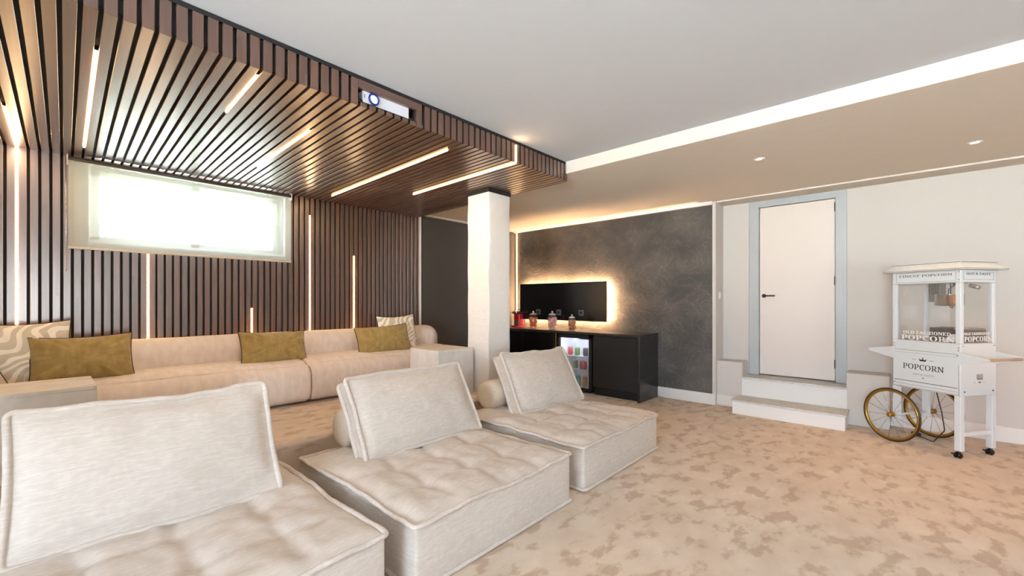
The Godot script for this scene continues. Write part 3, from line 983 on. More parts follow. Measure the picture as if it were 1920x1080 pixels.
func chairs() -> void:
	# [centre x, front z, half width, words]
	var list := [
		[0.352, -1.49, 0.550, "at the left, nearest the camera, cut by the frame", 5],
		[1.578, -1.462, 0.552, "in the middle of the row", 6],
		[2.835, -1.465, 0.545, "at the right end of the row, nearest the counter", 7]]
	for c in list:
		var hw: float = c[2]
		var hd := 0.578
		var o := thing("lounge_chair", "low cream tufted linen seat " + c[3], "lounge chair", Vector3(c[0], 0, c[1] - hd), 0.0, "low linen lounge seats")
		var n := noise(2.4, c[4], 2)
		var hh := 0.138
		var edge := func(x: float, z: float) -> float:   # the hand-sewn rim waves up and down
			return 0.010 * n.get_noise_2d(x * 2.0, z * 2.0) + 0.006 * sin(x * 9.0 + z * 7.0 + c[4])
		var bend := func(p: Vector3) -> Vector3:
			var q := p
			var sx := 1.0 - pow(absf(p.x) / hw, 6.0)
			var sz := 1.0 - pow(absf(p.z) / hd, 6.0)
			var vy := cos(clampf(p.y / hh, -1, 1) * PI / 2)
			if absf(p.x) > hw - 0.02: q.x += signf(p.x) * (0.012 + 0.006 * n.get_noise_2d(p.z * 2, p.y)) * vy * sz
			if absf(p.z) > hd - 0.02: q.z += signf(p.z) * (0.012 + 0.006 * n.get_noise_2d(p.x * 2, p.y)) * vy * sx
			var up := clampf((p.y + hh * 0.2) / (hh * 1.2), 0, 1)
			q.y += edge.call(p.x, p.z) * up
			if p.y > hh - 0.012:
				# four by four tufts
				var inx := clampf((hw - absf(p.x)) / 0.10, 0, 1)
				var inz := clampf((hd - absf(p.z)) / 0.10, 0, 1)
				var rise := 0.030 * sin(inx * PI / 2) * sin(inz * PI / 2)
				var gx := (p.x / hw) * 2.0
				var gz := (p.z / hd) * 2.0
				var ax := absf(gx - roundf(gx))
				var az := absf(gz - roundf(gz))
				var dim := 0.0
				if absf(roundf(gx)) < 1.6 and absf(roundf(gz)) < 1.6:
					var r2 := (ax * ax + az * az)
					dim = 0.015 * exp(-r2 / 0.016) + 0.006 * exp(-r2 / 0.16)
				var wx := pow(0.5 + 0.5 * cos(TAU * gx), 7.0)
				var wz := pow(0.5 + 0.5 * cos(TAU * gz), 7.0)
				var crease := 0.010 * (wx + wz - wx * wz)
				q.y += rise - (dim + crease) * inx * inz
			return q
		var st := mb(true)
		soft_box(st, Vector3(hw, hh, hd), 0.010, Vector3i(88, 8, 92), 2, func(p: Vector3) -> Vector3: return bend.call(p) + Vector3(0, hh, 0))
		obj("seat", st, M.linen, o)
		for y in [hh, -hh + 0.012]:
			st = mb(true)
			var path := rim_path(Vector2(hw + 0.006, hd + 0.006), 0.02, 48, func(p: Vector3) -> Vector3:
				var e: float = edge.call(p.x, p.z)
				return Vector3(p.x, y + (e if y > 0 else 0.0) + hh + (0.003 if y > 0 else 0.0), p.z))
			tube(st, path, 0.0125, 8, true, 0.85)
			obj("piping", st, M.linen, o)
	# back cushions: bottom left, bottom right, top right, top left as they stand
	var backs := [
		[Vector3(-0.090, 0.30, -2.205), Vector3(0.765, 0.30, -2.185), Vector3(-0.092, 0.778, -2.452), "leaning on the nearest lounge seat, at the left"],
		[Vector3(1.235, 0.30, -2.192), Vector3(2.121, 0.30, -2.205), Vector3(1.198, 0.742, -2.445), "leaning on the middle lounge seat"],
		[Vector3(2.568, 0.30, -2.241), Vector3(3.36, 0.30, -2.165), Vector3(2.625, 0.752, -2.488), "leaning on the right lounge seat"]]
	for k in 3:
		var b: Array = backs[k]
		var bl: Vector3 = b[0]
		var x: Vector3 = (b[1] - bl)
		var w := x.length()
		var yv: Vector3 = b[2] - bl
		yv -= x.normalized() * yv.dot(x.normalized())
		var hgt := yv.length()
		var basis := Basis(x.normalized(), yv.normalized(), x.normalized().cross(yv.normalized()))
		var o := thing("back_cushion", "rectangular cream linen back cushion " + b[3], "cushion", Vector3.ZERO, 0.0, "linen back cushions")
		var hz := 0.055
		o.transform = Transform3D(basis, bl + x / 2 + (b[2] - bl) / 2 - basis.z * hz)
		var n := noise(3.0, 60 + k, 2)
		var hx := w / 2
		var hy := hgt / 2
		var bend := func(p: Vector3) -> Vector3:
			var a := clampf(p.x / (hx - 0.028), -1, 1)
			var c2 := clampf(p.y / (hy - 0.028), -1, 1)
			var q := p
			q.z += signf(p.z) * 0.058 * pow((1 - a * a) * (1 - c2 * c2), 0.5) * float(absf(p.z) > hz - 0.02)
			q.z += 0.010 * n.get_noise_2d(p.x, p.y)
			q.y += 0.012 * n.get_noise_2d(p.x * 1.3, 4.0) * absf(c2) - 0.010 * (1 - a * a) * c2
			q.x -= 0.008 * (1 - c2 * c2) * a
			return q
		var st := mb(true)
		soft_box(st, Vector3(hx, hy, hz), 0.012, Vector3i(48, 30, 4), 2, bend)
		obj("cover", st, M.linen, o)
		for s in [1.0, -1.0]:
			st = mb(true)
			var path := rim_path(Vector2(hx + 0.004, hy + 0.004), 0.022, 30, func(p: Vector3) -> Vector3: return bend.call(Vector3(p.x, p.z, s * (hz - 0.006))))
			tube(st, path, 0.015, 8, true, 0.9)
			obj("piping", st, M.linen, o)
	# bolsters behind them
	var bol := [[-0.05, 0.72, 0.415, "behind the back cushion of the nearest lounge seat"], [1.232, 2.03, 0.408, "behind the back cushion of the middle lounge seat"], [2.50, 3.28, 0.408, "behind the back cushion of the right lounge seat"]]
	for b in bol:
		var len: float = b[1] - b[0]
		var o := thing("bolster", "cream round bolster " + b[3], "bolster", Vector3(b[0], b[2], -2.575), 0.0, "cream bolsters")
		var st := mb(true)
		var prof := []
		var R := 0.121
		for k in 9:
			var t := PI / 2 * k / 8.0
			prof.append(Vector2(R - 0.05 + 0.05 * sin(t) if k > 0 else 0.0, 0.045 * (1 - cos(t)) if k > 0 else 0.0))
		for k in 13: prof.append(Vector2(R, lerpf(0.05, len - 0.05, k / 12.0)))
		for k in 9:
			var t := PI / 2 * (1.0 - k / 8.0)
			prof.append(Vector2(R - 0.05 + 0.05 * sin(t) if k < 8 else 0.0, len - 0.045 * (1 - cos(t)) if k < 8 else len))
		lathe(st, prof, 36, Transform3D(Basis(Vector3(0, 0, 1), -PI / 2), Vector3.ZERO))
		obj("cover", st, M.boucle, o)

# ------------------------------------------------------------------ drinks counter
func counter() -> void:
	var top := thing("worktop", "dark stone worktop with a waterfall end panel on the counter", "worktop", Vector3(5.0, 0, -3.48))
	var st := mb()
	bx(st, Vector3(-0.275, 0.775, -1.21), Vector3(0.252, 0.804, 1.225), 0.002)
	obj("slab", st, M.stone, top)
	st = mb()
	bx(st, Vector3(-0.275, 0, 1.193), Vector3(0.235, 0.775, 1.225), 0.002)
	obj("end_panel", st, M.stone, top)
	# cabinets left and right of the fridge
	for k in 2:
		var z0: float = [-4.69, -2.915][k]
		var z1: float = [-3.545, -2.292][k]
		var o := thing("cabinet", ["glossy black base cabinet left of the fridge", "matt charcoal base cabinet right of the fridge"][k], "cabinet", Vector3(5.0, 0, (z0 + z1) / 2), 0.0, "counter cabinets")
		var hz := (z1 - z0) / 2
		st = mb()
		bx(st, Vector3(-0.215, 0.1, -hz), Vector3(0.24, 0.772, hz), 0.002)
		obj("body", st, M.charcoal, o)
		st = mb()
		bx(st, Vector3(-0.19, 0, -hz), Vector3(0.2, 0.1, hz), 0.002)
		obj("plinth", st, M.black, o)
		if k == 0:
			for s in 2:
				st = mb()
				bx(st, Vector3(-0.237, 0.1, -hz + s * hz + 0.003), Vector3(-0.217, 0.755, s * hz - 0.003), 0.002)
				obj("door", st, M.black_gloss, o)
		else:
			st = mb()
			bx(st, Vector3(-0.237, 0.11, -hz + 0.003), Vector3(-0.217, 0.755, hz - 0.003), 0.002)
			var dr := obj("door", st, M.charcoal, o)
			st = mb()
			bx(st, Vector3(-0.240, 0.742, -0.06), Vector3(-0.236, 0.752, 0.06), 0.001)
			obj("finger_pull", st, M.black, dr)
	var br := thing("filler_strip", "thin brass strip between the left cabinet and the fridge", "trim", Vector3(4.77, 0.02, -3.508))
	st = mb()
	bx(st, Vector3(-0.006, 0, -0.006), Vector3(0.02, 0.75, 0.006), 0.001)
	obj("strip", st, M.brass, br)
	# fridge with a glass door
	var f := thing("fridge", "black glass door fridge lit inside, full of sweet jars", "fridge", Vector3(5.0, 0, -3.205))
	var hz := 0.272
	st = mb()
	bx(st, Vector3(-0.20, 0.03, -hz), Vector3(0.22, 0.765, -hz + 0.02), 0.002)
	bx(st, Vector3(-0.20, 0.03, hz - 0.02), Vector3(0.22, 0.765, hz), 0.002)
	bx(st, Vector3(-0.20, 0.745, -hz), Vector3(0.22, 0.765, hz), 0.002)
	bx(st, Vector3(-0.20, 0.03, -hz), Vector3(0.22, 0.05, hz), 0.002)
	bx(st, Vector3(0.20, 0.03, -hz), Vector3(0.22, 0.765, hz), 0.002)
	obj("body", st, M.black, f)
	st = mb()
	bx(st, Vector3(-0.19, 0.05, -hz + 0.02), Vector3(0.20, 0.745, -hz + 0.026), 0.001)
	bx(st, Vector3(-0.19, 0.05, hz - 0.026), Vector3(0.20, 0.745, hz - 0.02), 0.001)
	bx(st, Vector3(-0.19, 0.739, -hz + 0.02), Vector3(0.20, 0.745, hz - 0.02), 0.001)
	bx(st, Vector3(-0.19, 0.05, -hz + 0.02), Vector3(0.20, 0.058, hz - 0.02), 0.001)
	bx(st, Vector3(0.194, 0.05, -hz + 0.02), Vector3(0.20, 0.745, hz - 0.02), 0.001)
	obj("liner", st, mat(rgb8(236, 238, 244), 0.4), f)
	st = mb()
	bx(st, Vector3(-0.238, 0.045, -hz), Vector3(-0.204, 0.765, -hz + 0.03), 0.002)
	bx(st, Vector3(-0.238, 0.045, hz - 0.045), Vector3(-0.204, 0.765, hz), 0.002)
	bx(st, Vector3(-0.238, 0.715, -hz), Vector3(-0.204, 0.765, hz), 0.002)
	bx(st, Vector3(-0.238, 0.03, -hz), Vector3(-0.204, 0.065, hz), 0.002)
	obj("door_frame", st, M.black, f)
	st = mb()
	bx(st, Vector3(-0.224, 0.06, -hz + 0.02), Vector3(-0.218, 0.72, hz - 0.02), 0.0)
	obj("door_pane", st, M.glass, f)
	for y in [0.475, 0.30]:
		st = mb()
		bx(st, Vector3(-0.18, y - 0.008, -hz + 0.026), Vector3(0.19, y, hz - 0.026), 0.001)
		obj("shelf", st, mat(rgb8(210, 214, 222), 0.3), f)
	st = mb()
	bx(st, Vector3(-0.19, 0.70, 0.02), Vector3(-0.18, 0.715, 0.2), 0.001)
	obj("control_panel", st, M.dark_metal, f)
	st = mb()
	bx(st, Vector3(-0.18, 0.728, -0.2), Vector3(-0.15, 0.738, 0.2), 0.002)
	obj("interior_light", st, glow(Color(0.92, 0.95, 1.0), 5.0), f)
	area(f, Vector3(-0.165, 0.724, 0), Vector3(0.15, -1, 0), Vector2(0.4, 0.03), 0.18, Color(0.93, 0.96, 1.0))
	area(f, Vector3(-0.195, 0.45, -0.22), Vector3(1, 0, 0.4), Vector2(0.02, 0.5), 0.05, Color(0.93, 0.96, 1.0))
	# jars in the fridge
	var cans := [
		[-3.344, 0.475, rgb8(176, 34, 44), "red lidded sweet jar on the fridge's top shelf"],
		[-3.231, 0.475, rgb8(84, 128, 48), "green sweet jar on the fridge's top shelf"],
		[-3.098, 0.475, rgb8(74, 52, 70), "dark purple sweet jar on the fridge's top shelf"],
		[-3.262, 0.30, rgb8(96, 98, 58), "olive green sweet jar on the fridge's middle shelf"],
		[-3.150, 0.30, rgb8(140, 50, 74), "dull pink sweet jar on the fridge's middle shelf"],
		[-3.100, 0.30, rgb8(176, 28, 78), "magenta sweet jar at the right of the fridge's middle shelf"],
		[-3.215, 0.058, rgb8(60, 160, 164), "teal bottle at the bottom of the fridge"],
		[-3.110, 0.058, rgb8(164, 124, 58), "amber jar at the bottom of the fridge"]]
	for k in cans.size():
		var c: Array = cans[k]
		var tall := 0.11 if k < 6 else 0.15
		var o := thing("sweet_jar", c[3], "jar", Vector3(4.88 - (0.03 if k == 5 else 0.0), c[1], c[0]), 0.0, "sweet jars in the fridge")
		st = mb(true)
		lathe(st, [Vector2(0, 0), Vector2(0.032, 0), Vector2(0.037, 0.006), Vector2(0.037, tall * 0.8), Vector2(0.030, tall * 0.9), Vector2(0.0, tall * 0.9)], 20)
		obj("sweets", st, mat(c[2], 0.35), o)
		st = mb(true)
		lathe(st, [Vector2(0.031, tall * 0.9), Vector2(0.033, tall * 0.9), Vector2(0.033, tall), Vector2(0.0, tall)], 20)
		obj("lid", st, mat(c[2].lerp(Color(0.9, 0.9, 0.92), 0.5), 0.3), o)
	# black splash panel, lit from behind
	var pz0 := -4.49
	var pz1 := -2.932
	var p := thing("splash_panel", "black glass panel with warm light behind it, above the counter", "panel", Vector3(5.150, 1.203, (pz0 + pz1) / 2))
	st = mb()
	bx(st, Vector3(-0.009, -0.278, -0.779), Vector3(0.002, 0.278, 0.779), 0.001)
	obj("panel", st, M.black_gloss, p)
	st = mb()
	bx(st, Vector3(0.002, -0.23, -0.74), Vector3(0.102, 0.21, 0.72), 0.0)
	obj("spacer", st, M.black, p)
	var edges := [[Vector3(0.022, 0.245, 0), Vector3(0.012, 0.016, 1.50), Vector3(0, 1, 0)], [Vector3(0.022, -0.245, 0), Vector3(0.012, 0.016, 1.50), Vector3(0, -1, 0)], [Vector3(0.022, 0, 0.748), Vector3(0.012, 0.46, 0.016), Vector3(0, 0, 1)], [Vector3(0.022, 0, -0.748), Vector3(0.012, 0.46, 0.016), Vector3(0, 0, -1)]]
	for e in edges:
		st = mb()
		bx(st, e[0] - e[1] / 2, e[0] + e[1] / 2, 0.001)
		obj("led_tape", st, glow(Color(1.0, 0.80, 0.60), 300.0), p)
	for k in 3:
		var s := thing("socket", ["wall socket on the black panel above the orange sweet jar", "wall socket on the black panel above the pink sweet jar", "rightmost wall socket on the black panel"][k], "socket", Vector3(5.141, 1.043, [-4.115, -3.727, -3.335][k]), 0.0, "sockets on the black panel")
		st = mb()
		bx(st, Vector3(-0.008, -0.042, -0.042), Vector3(0, 0.042, 0.042), 0.003)
		obj("plate", st, mat(rgb8(84, 88, 94), 0.4), s)
		st = mb(true)
		lathe(st, [Vector2(0.0, 0.0), Vector2(0.021, 0.0), Vector2(0.021, 0.003), Vector2(0.017, 0.003), Vector2(0.017, 0.001), Vector2(0.0, 0.001)], 20, Transform3D(Basis(Vector3(0, 0, 1), PI / 2), Vector3(-0.0075, 0, 0)))
		obj("outlet", st, M.black, s)
	# upright and cove lights of this corner
	led_strip(Vector3(5.247, 0.82, -4.655), Vector3(5.247, 2.32, -4.655), Vector3(-1, 0, 0), "upright warm light strip in the corner left of the black panel", "", 0.12, M.led, 0.016)
	led_strip(Vector3(5.2175, 2.350, -4.62), Vector3(5.2175, 2.350, -1.75), Vector3(-1, 0, 0), "warm light strip along the ceiling over the dark plaster wall", "", 0.16, glow(Color(1.0, 0.90, 0.78), 1.3), 0.03)
	# jars with sweets on the counter
	var sw := [[5.06, -4.151, rgb8(214, 76, 22), 0.072, 0.255, "lidded glass jar of orange sweets on the counter"], [5.05, -3.781, rgb8(214, 140, 168), 0.073, 0.26, "lidded glass jar of pink and white sweets on the counter"], [4.90, -3.330, rgb8(168, 84, 22), 0.053, 0.225, "smaller lidded glass jar of amber sweets on the counter"]]
	for k in 3:
		var q: Array = sw[k]
		var R: float = q[3]
		var H: float = q[4]
		var o := thing("candy_jar", q[5], "jar", Vector3(q[0], 0.804, q[1]), 0.0, "sweet jars on the counter")
		st = mb(true)
		lathe(st, [Vector2(0, 0), Vector2(R * 0.72, 0), Vector2(R * 0.74, 0.006), Vector2(R * 0.82, H * 0.22), Vector2(R * 0.99, H * 0.52), Vector2(R, H * 0.6), Vector2(R * 0.9, H * 0.70), Vector2(R * 0.62, H * 0.76), Vector2(R * 0.62, H * 0.78)], 28)
		obj("glass_body", st, M.glass, o)
		st = mb(true)
		lathe(st, [Vector2(R * 0.62, H * 0.78), Vector2(R * 0.78, H * 0.78), Vector2(R * 0.76, H * 0.81), Vector2(R * 0.5, H * 0.86), Vector2(R * 0.2, H * 0.885), Vector2(R * 0.12, H * 0.90), Vector2(R * 0.2, H * 0.94), Vector2(R * 0.2, H * 0.97), Vector2(R * 0.1, H), Vector2(0, H)], 28)
		obj("lid", st, mat(rgb8(216, 206, 196), 0.15, 0.0, 0.8), o)
		st = mb(true)
		var r2 := RandomNumberGenerator.new()
		r2.seed = 30 + k
		for i in 110:
			var y := r2.randf_range(0.014, H * 0.62)
			var rr := R * lerpf(0.62, 0.86, clampf(y / (H * 0.55), 0, 1))
			var a := r2.randf() * TAU
			var rad := rr * sqrt(r2.randf_range(0.35, 1.0))
			var b := 0.0125
			lathe(st, [Vector2(0, -b), Vector2(b * 0.9, -b * 0.5), Vector2(b * 0.9, b * 0.5), Vector2(0, b)], 7, Transform3D(Basis(Vector3(r2.randf() - 0.5, 1, r2.randf() - 0.5).normalized(), r2.randf() * TAU), Vector3(cos(a) * rad, y, sin(a) * rad)))
			if i == 54:
				tag(obj("sweets", st, mat(q[2], 0.3), o), "", "", "", "stuff")
				st = mb(true)
		tag(obj("sweets", st, mat(q[2].lerp(Color(1, 0.95, 0.92), 0.75 if k == 1 else 0.15), 0.3), o), "", "", "", "stuff")
	# coffee machine half hidden by the pillar
	var cm := thing("coffee_machine", "small red capsule coffee machine beside the pillar on the counter", "coffee machine", Vector3(5.08, 0.804, -4.49))
	st = mb(true)
	soft_box(st, Vector3(0.06, 0.095, 0.06), 0.02, Vector3i(2, 4, 2), 4, func(p: Vector3) -> Vector3: return p + Vector3(0.03, 0.115, 0))
	obj("body", st, M.red, cm)
	st = mb()
	bx(st, Vector3(-0.09, 0, -0.06), Vector3(0.09, 0.022, 0.06), 0.004)
	obj("drip_tray", st, M.red, cm)
	st = mb()
	bx(st, Vector3(-0.035, 0.03, -0.045), Vector3(-0.028, 0.10, 0.045), 0.002)
	obj("front_plate", st, M.steel, cm)
	st = mb(true)
	soft_box(st, Vector3(0.075, 0.022, 0.05), 0.018, Vector3i(2, 1, 2), 4, func(p: Vector3) -> Vector3: return p + Vector3(-0.01, 0.225, 0))
	obj("brew_head", st, M.steel, cm)
	st = mb(true)
	tube(st, PackedVector3Array([Vector3(0, 0.235, 0.05), Vector3(-0.02, 0.27, 0.062), Vector3(-0.06, 0.275, 0.062), Vector3(-0.09, 0.24, 0.06)]), 0.006, 8)
	obj("lever", st, M.steel, cm)

# ------------------------------------------------------------------ popcorn cart
func words(parent: Node3D, called: String, s: String, at: Vector3, turn: float, height: float, width: float, m: Material, bold := false) -> void:
	var f := SystemFont.new()
	f.font_names = PackedStringArray(["Droid Serif"])
	if bold: f.font_weight = 700
	var t := TextMesh.new()
	t.text = s
	t.font = f
	t.font_size = 64
	t.pixel_size = 0.01
	t.depth = 0.02
	t.curve_step = 1.0
	var b := t.get_aabb()
	var o := put(called, t, m, parent)
	var k := height / 0.467          # capital height of the font at this size
	var kx := width / maxf(b.size.x, 0.001)
	o.transform = Transform3D(Basis(Vector3.UP, turn) * Basis.from_scale(Vector3(kx, k, 0.06)), at) * Transform3D(Basis.IDENTITY, -b.get_center())

func crown(st: SurfaceTool, xf: Transform3D) -> void:
	prism(st, PackedVector2Array([Vector2(-0.5, 0), Vector2(0.5, 0), Vector2(0.68, 0.62), Vector2(0.3, 0.3), Vector2(0.0, 0.55), Vector2(-0.3, 0.3), Vector2(-0.68, 0.62)]), 0, 0.08, xf)
	prism(st, PackedVector2Array([Vector2(-0.07, 0.55), Vector2(0.07, 0.55), Vector2(0.07, 0.85), Vector2(-0.07, 0.85)]), 0, 0.08, xf)
	prism(st, PackedVector2Array([Vector2(-0.16, 0.66), Vector2(0.16, 0.66), Vector2(0.16, 0.76), Vector2(-0.16, 0.76)]), 0, 0.08, xf)

func cart() -> void:
	var W := 0.475
	var D := 0.375
	var hw := W / 2
	var hd := D / 2
	var o := thing("popcorn_cart", "white vintage style popcorn cart on gold spoked wheels beside the door steps", "popcorn cart", Vector3(4.988, 0, 0.267), deg_to_rad(-125.0))
	var st := mb()
	# legs and castors
	for sx in [-1.0, 1.0]:
		for sz in [-1.0, 1.0]:
			st = mb()
			var low := 0.055 if sx > 0 else 0.19
			bx(st, Vector3(sx * (hw - 0.021) - 0.021, low, sz * (hd - 0.021) - 0.021), Vector3(sx * (hw - 0.021) + 0.021, 0.477, sz * (hd - 0.021) + 0.021), 0.003)
			obj("leg", st, M.cart_white, o)
	for sz in [-1.0, 1.0]:
		var c := Node3D.new()
		c.name = "castor"
		o.add_child(c, true)
		c.position = Vector3(hw - 0.021, 0, sz * (hd - 0.021))
		for s2 in [-1.0, 1.0]:
			st = mb(true)
			lathe(st, [Vector2(0, -0.008), Vector2(0.018, -0.008), Vector2(0.022, -0.004), Vector2(0.022, 0.004), Vector2(0.018, 0.008), Vector2(0, 0.008)], 18, Transform3D(Basis(Vector3(0, 0, 1), PI / 2), Vector3(s2 * 0.012, 0.022, 0.012)))
			obj("castor_wheel", st, M.black_gloss, c)
		st = mb(true)
		tube(st, PackedVector3Array([Vector3(0, 0.022, 0.012), Vector3(0, 0.046, 0.004), Vector3(0, 0.058, 0)]), 0.012, 8)
		obj("fork", st, M.black_gloss, c)
		st = mb()
		bx(st, Vector3(-0.03, 0.028, 0.018), Vector3(0.012, 0.036, 0.042), 0.003)
		obj("brake_pedal", st, M.black_gloss, c)
	st = mb()
	bx(st, Vector3(hw - 0.034, 0.165, -hd + 0.04), Vector3(hw - 0.008, 0.195, hd - 0.04), 0.003)
	obj("stretcher", st, M.cart_white, o)
	st = mb(true)
	cyl(st, Vector3(-hw + 0.022, 0.226, -hd - 0.06), Vector3(-hw + 0.022, 0.226, hd + 0.06), 0.008, 10)
	obj("axle", st, M.cart_white, o)
	# big wheels
	for sz in [-1.0, 1.0]:
		var w := Node3D.new()
		w.name = "wheel"
		o.add_child(w, true)
		w.position = Vector3(-hw + 0.022, 0.228, sz * (hd + 0.05))
		var pr := PackedVector3Array()
		var pt := PackedVector3Array()
		for k in 48:
			var t := TAU * k / 48
			pr.append(Vector3(cos(t), sin(t), 0) * 0.208)
			pt.append(Vector3(cos(t), sin(t), 0) * 0.2185)
		st = mb(true)
		tube(st, pr, 0.011, 8, true)
		obj("rim", st, M.brass, w)
		st = mb(true)
		tube(st, pt, 0.0095, 8, true)
		obj("tyre", st, M.rubber, w)
		for k in 14:
			var t := TAU * (k + 0.3) / 14
			st = mb(true)
			cyl(st, Vector3(cos(t) * 0.015, sin(t) * 0.015, 0.012 * (1 if k % 2 else -1)), Vector3(cos(t) * 0.2, sin(t) * 0.2, 0), 0.0014, 6)
			obj("spoke", st, M.steel, w)
		st = mb(true)
		lathe(st, [Vector2(0, -0.024), Vector2(0.02, -0.024), Vector2(0.02, -0.016), Vector2(0.012, -0.012), Vector2(0.012, 0.012), Vector2(0.02, 0.016), Vector2(0.02, 0.024), Vector2(0.012, 0.03), Vector2(0, 0.032)], 16, Transform3D(Basis(Vector3(1, 0, 0), PI / 2), Vector3.ZERO))
		obj("hub", st, M.brass, w)
	# cabinet
	st = mb()
	bx(st, Vector3(-hw, 0.477, -hd), Vector3(hw, 0.878, hd), 0.004)
	var body := obj("cabinet", st, M.cart_white, o)
	st = mb()
	bx(st, Vector3(-hw + 0.004, 0.484, hd - 0.002), Vector3(hw - 0.008, 0.797, hd + 0.003), 0.001)
	var panel := obj("front_panel", st, M.cart_white, o)
	# printed lines and lettering of the front panel
	st = mb()
	var zf := hd + 0.003
	var rule := func(x0: float, y0: float, x1: float, y1: float, t: float) -> void:
		bx(st, Vector3(minf(x0, x1) - t / 2, minf(y0, y1) - t / 2, zf), Vector3(maxf(x0, x1) + t / 2, maxf(y0, y1) + t / 2, zf + 0.0006), 0.0)
	rule.call(-hw + 0.006, 0.486, -hw + 0.006, 0.795, 0.0016)
	rule.call(hw - 0.010, 0.486, hw - 0.010, 0.795, 0.0016)
	rule.call(-hw + 0.006, 0.795, hw - 0.010, 0.795, 0.0016)
	rule.call(-hw + 0.02, 0.507, hw - 0.02, 0.507, 0.0016)
	rule.call(-hw + 0.006, 0.486, hw - 0.010, 0.486, 0.0016)
	rule.call(-hw + 0.012, 0.773, hw - 0.022, 0.773, 0.0010)
	rule.call(-hw + 0.016, 0.536, hw - 0.020, 0.536, 0.0040)
	obj("printed_rule", st, M.ink, panel)
	words(panel, "lettering", "POPCORN", Vector3(-0.010, 0.661, zf + 0.0006), 0.0, 0.044, 0.288, M.ink)
	words(panel, "lettering", "HOT & TASTY", Vector3(-0.006, 0.600, zf + 0.0006), 0.0, 0.014, 0.150, M.faint_ink)
	st = mb()
	for x in [-0.072, 0.052]:
		bx(st, Vector3(x - 0.013, 0.720, zf), Vector3(x + 0.013, 0.725, zf + 0.0006), 0.0)
	obj("printed_dash", st, M.faint_ink, panel)
	st = mb()
	crown(st, Transform3D(Basis.from_scale(Vector3(0.040, 0.034, 0.012)), Vector3(-0.010, 0.712, zf)))
	obj("crown_emblem", st, M.ink, panel)
	st = mb()
	cyl(st, Vector3(-0.008, 0.574, zf), Vector3(-0.008, 0.574, zf + 0.002), 0.004, 12)
	for q in [[-hw + 0.018, 0.513], [hw - 0.018, 0.787]]:
		cyl(st, Vector3(q[0], q[1], zf), Vector3(q[0], q[1], zf + 0.003), 0.004, 10)
	obj("stud", st, M.dark_metal, panel)
	# right hand side of the cabinet: socket, crown, screws
	st = mb()
	bx(st, Vector3(hw, 0.606, -0.035), Vector3(hw + 0.006, 0.640, 0.022), 0.002)
	obj("inlet_plate", st, mat(rgb8(150, 144, 136), 0.4), o)
	st = mb()
	bx(st, Vector3(hw, 0.602, -0.030), Vector3(hw + 0.008, 0.607, 0.018), 0.001)
	obj("inlet_hinge", st, M.dark_metal, o)
	st = mb()
	crown(st, Transform3D(Basis(Vector3.UP, PI / 2) * Basis.from_scale(Vector3(0.02, 0.018, 0.012)), Vector3(hw, 0.573, -0.008)))
	obj("crown_emblem", st, mat(rgb8(110, 90, 70), 0.6), o)
	st = mb()
	for z in [0.045, -0.055]:
		bx(st, Vector3(hw, 0.576, z - 0.01), Vector3(hw + 0.0006, 0.580, z + 0.01), 0.0)
	obj("printed_dash", st, M.faint_ink, o)
	for q in [[-0.15, 0.51], [0.15, 0.51], [-0.165, 0.86], [0.165, 0.86]]:
		st = mb()
		cyl(st, Vector3(hw, q[1], q[0]), Vector3(hw + 0.003, q[1], q[0]), 0.0055 if q[1] < 0.6 else 0.003, 10)
		obj("screw", st, M.dark_metal, o)
	for q in [[-hw + 0.012, 0.845], [-hw + 0.012, 0.825], [hw - 0.014, 0.845], [hw - 0.014, 0.825], [hw - 0.012, 1.43], [hw - 0.012, 1.37]]:
		st = mb()
		cyl(st, Vector3(q[0], q[1], hd - 0.002), Vector3(q[0], q[1], hd + 0.003), 0.003, 10)
		obj("screw", st, M.dark_metal, o)
	# tapered side rails; those on the right carry the handle
	for sx in [-1.0, 1.0]:
		for sz in [-1.0, 1.0]:
			st = mb()
			var reach := 0.17 if sx > 0 else 0.20
			var poly := PackedVector2Array([Vector2(sx * (hw - 0.02), 0.712), Vector2(sx * (hw - 0.02), 0.818), Vector2(sx * (hw + reach - 0.01), 0.782), Vector2(sx * (hw + reach), 0.77), Vector2(sx * (hw + reach - 0.01), 0.758)])
			prism(st, poly, sz * (hd - 0.010), sz * (hd + 0.004))
			obj("handle_bracket", st, M.cart_white, o)
	st = mb(true)
	cyl(st, Vector3(hw + 0.148, 0.77, -hd), Vector3(hw + 0.148, 0.77, hd), 0.0115, 14)
	obj("handle_grip", st, mat(rgb8(176, 150, 128), 0.35), o)
	# glazed popping case
	for sx in [-1.0, 1.0]:
		for sz in [-1.0, 1.0]:
			st = mb()
			bx(st, Vector3(sx * (hw - 0.017) - 0.017, 0.878, sz * (hd - 0.017) - 0.017), Vector3(sx * (hw - 0.017) + 0.017, 1.35, sz * (hd - 0.017) + 0.017), 0.003)
			obj("corner_post", st, M.cart_white, o)
	for q in [[Vector3(-hw + 0.03, 0.88, hd - 0.014), Vector3(hw - 0.03, 1.352, hd - 0.010)], [Vector3(hw - 0.014, 0.88, -hd + 0.03), Vector3(hw - 0.010, 1.352, hd - 0.03)], [Vector3(-hw + 0.010, 0.88, -hd + 0.03), Vector3(-hw + 0.014, 1.352, hd - 0.03)], [Vector3(-hw + 0.03, 0.88, -hd + 0.010), Vector3(hw - 0.03, 1.352, -hd + 0.014)]]:
		st = mb()
		bx(st, q[0], q[1], 0.0)
		obj("glass_pane", st, M.glass, o)
	words(o, "lettering", "OLD FASHIONED", Vector3(0.005, 0.945, hd - 0.0095), 0.0, 0.026, 0.33, M.glass_print, true)
	words(o, "lettering", "POPCORN", Vector3(0.010, 0.902, hd - 0.0095), 0.0, 0.040, 0.37, M.glass_print, true)
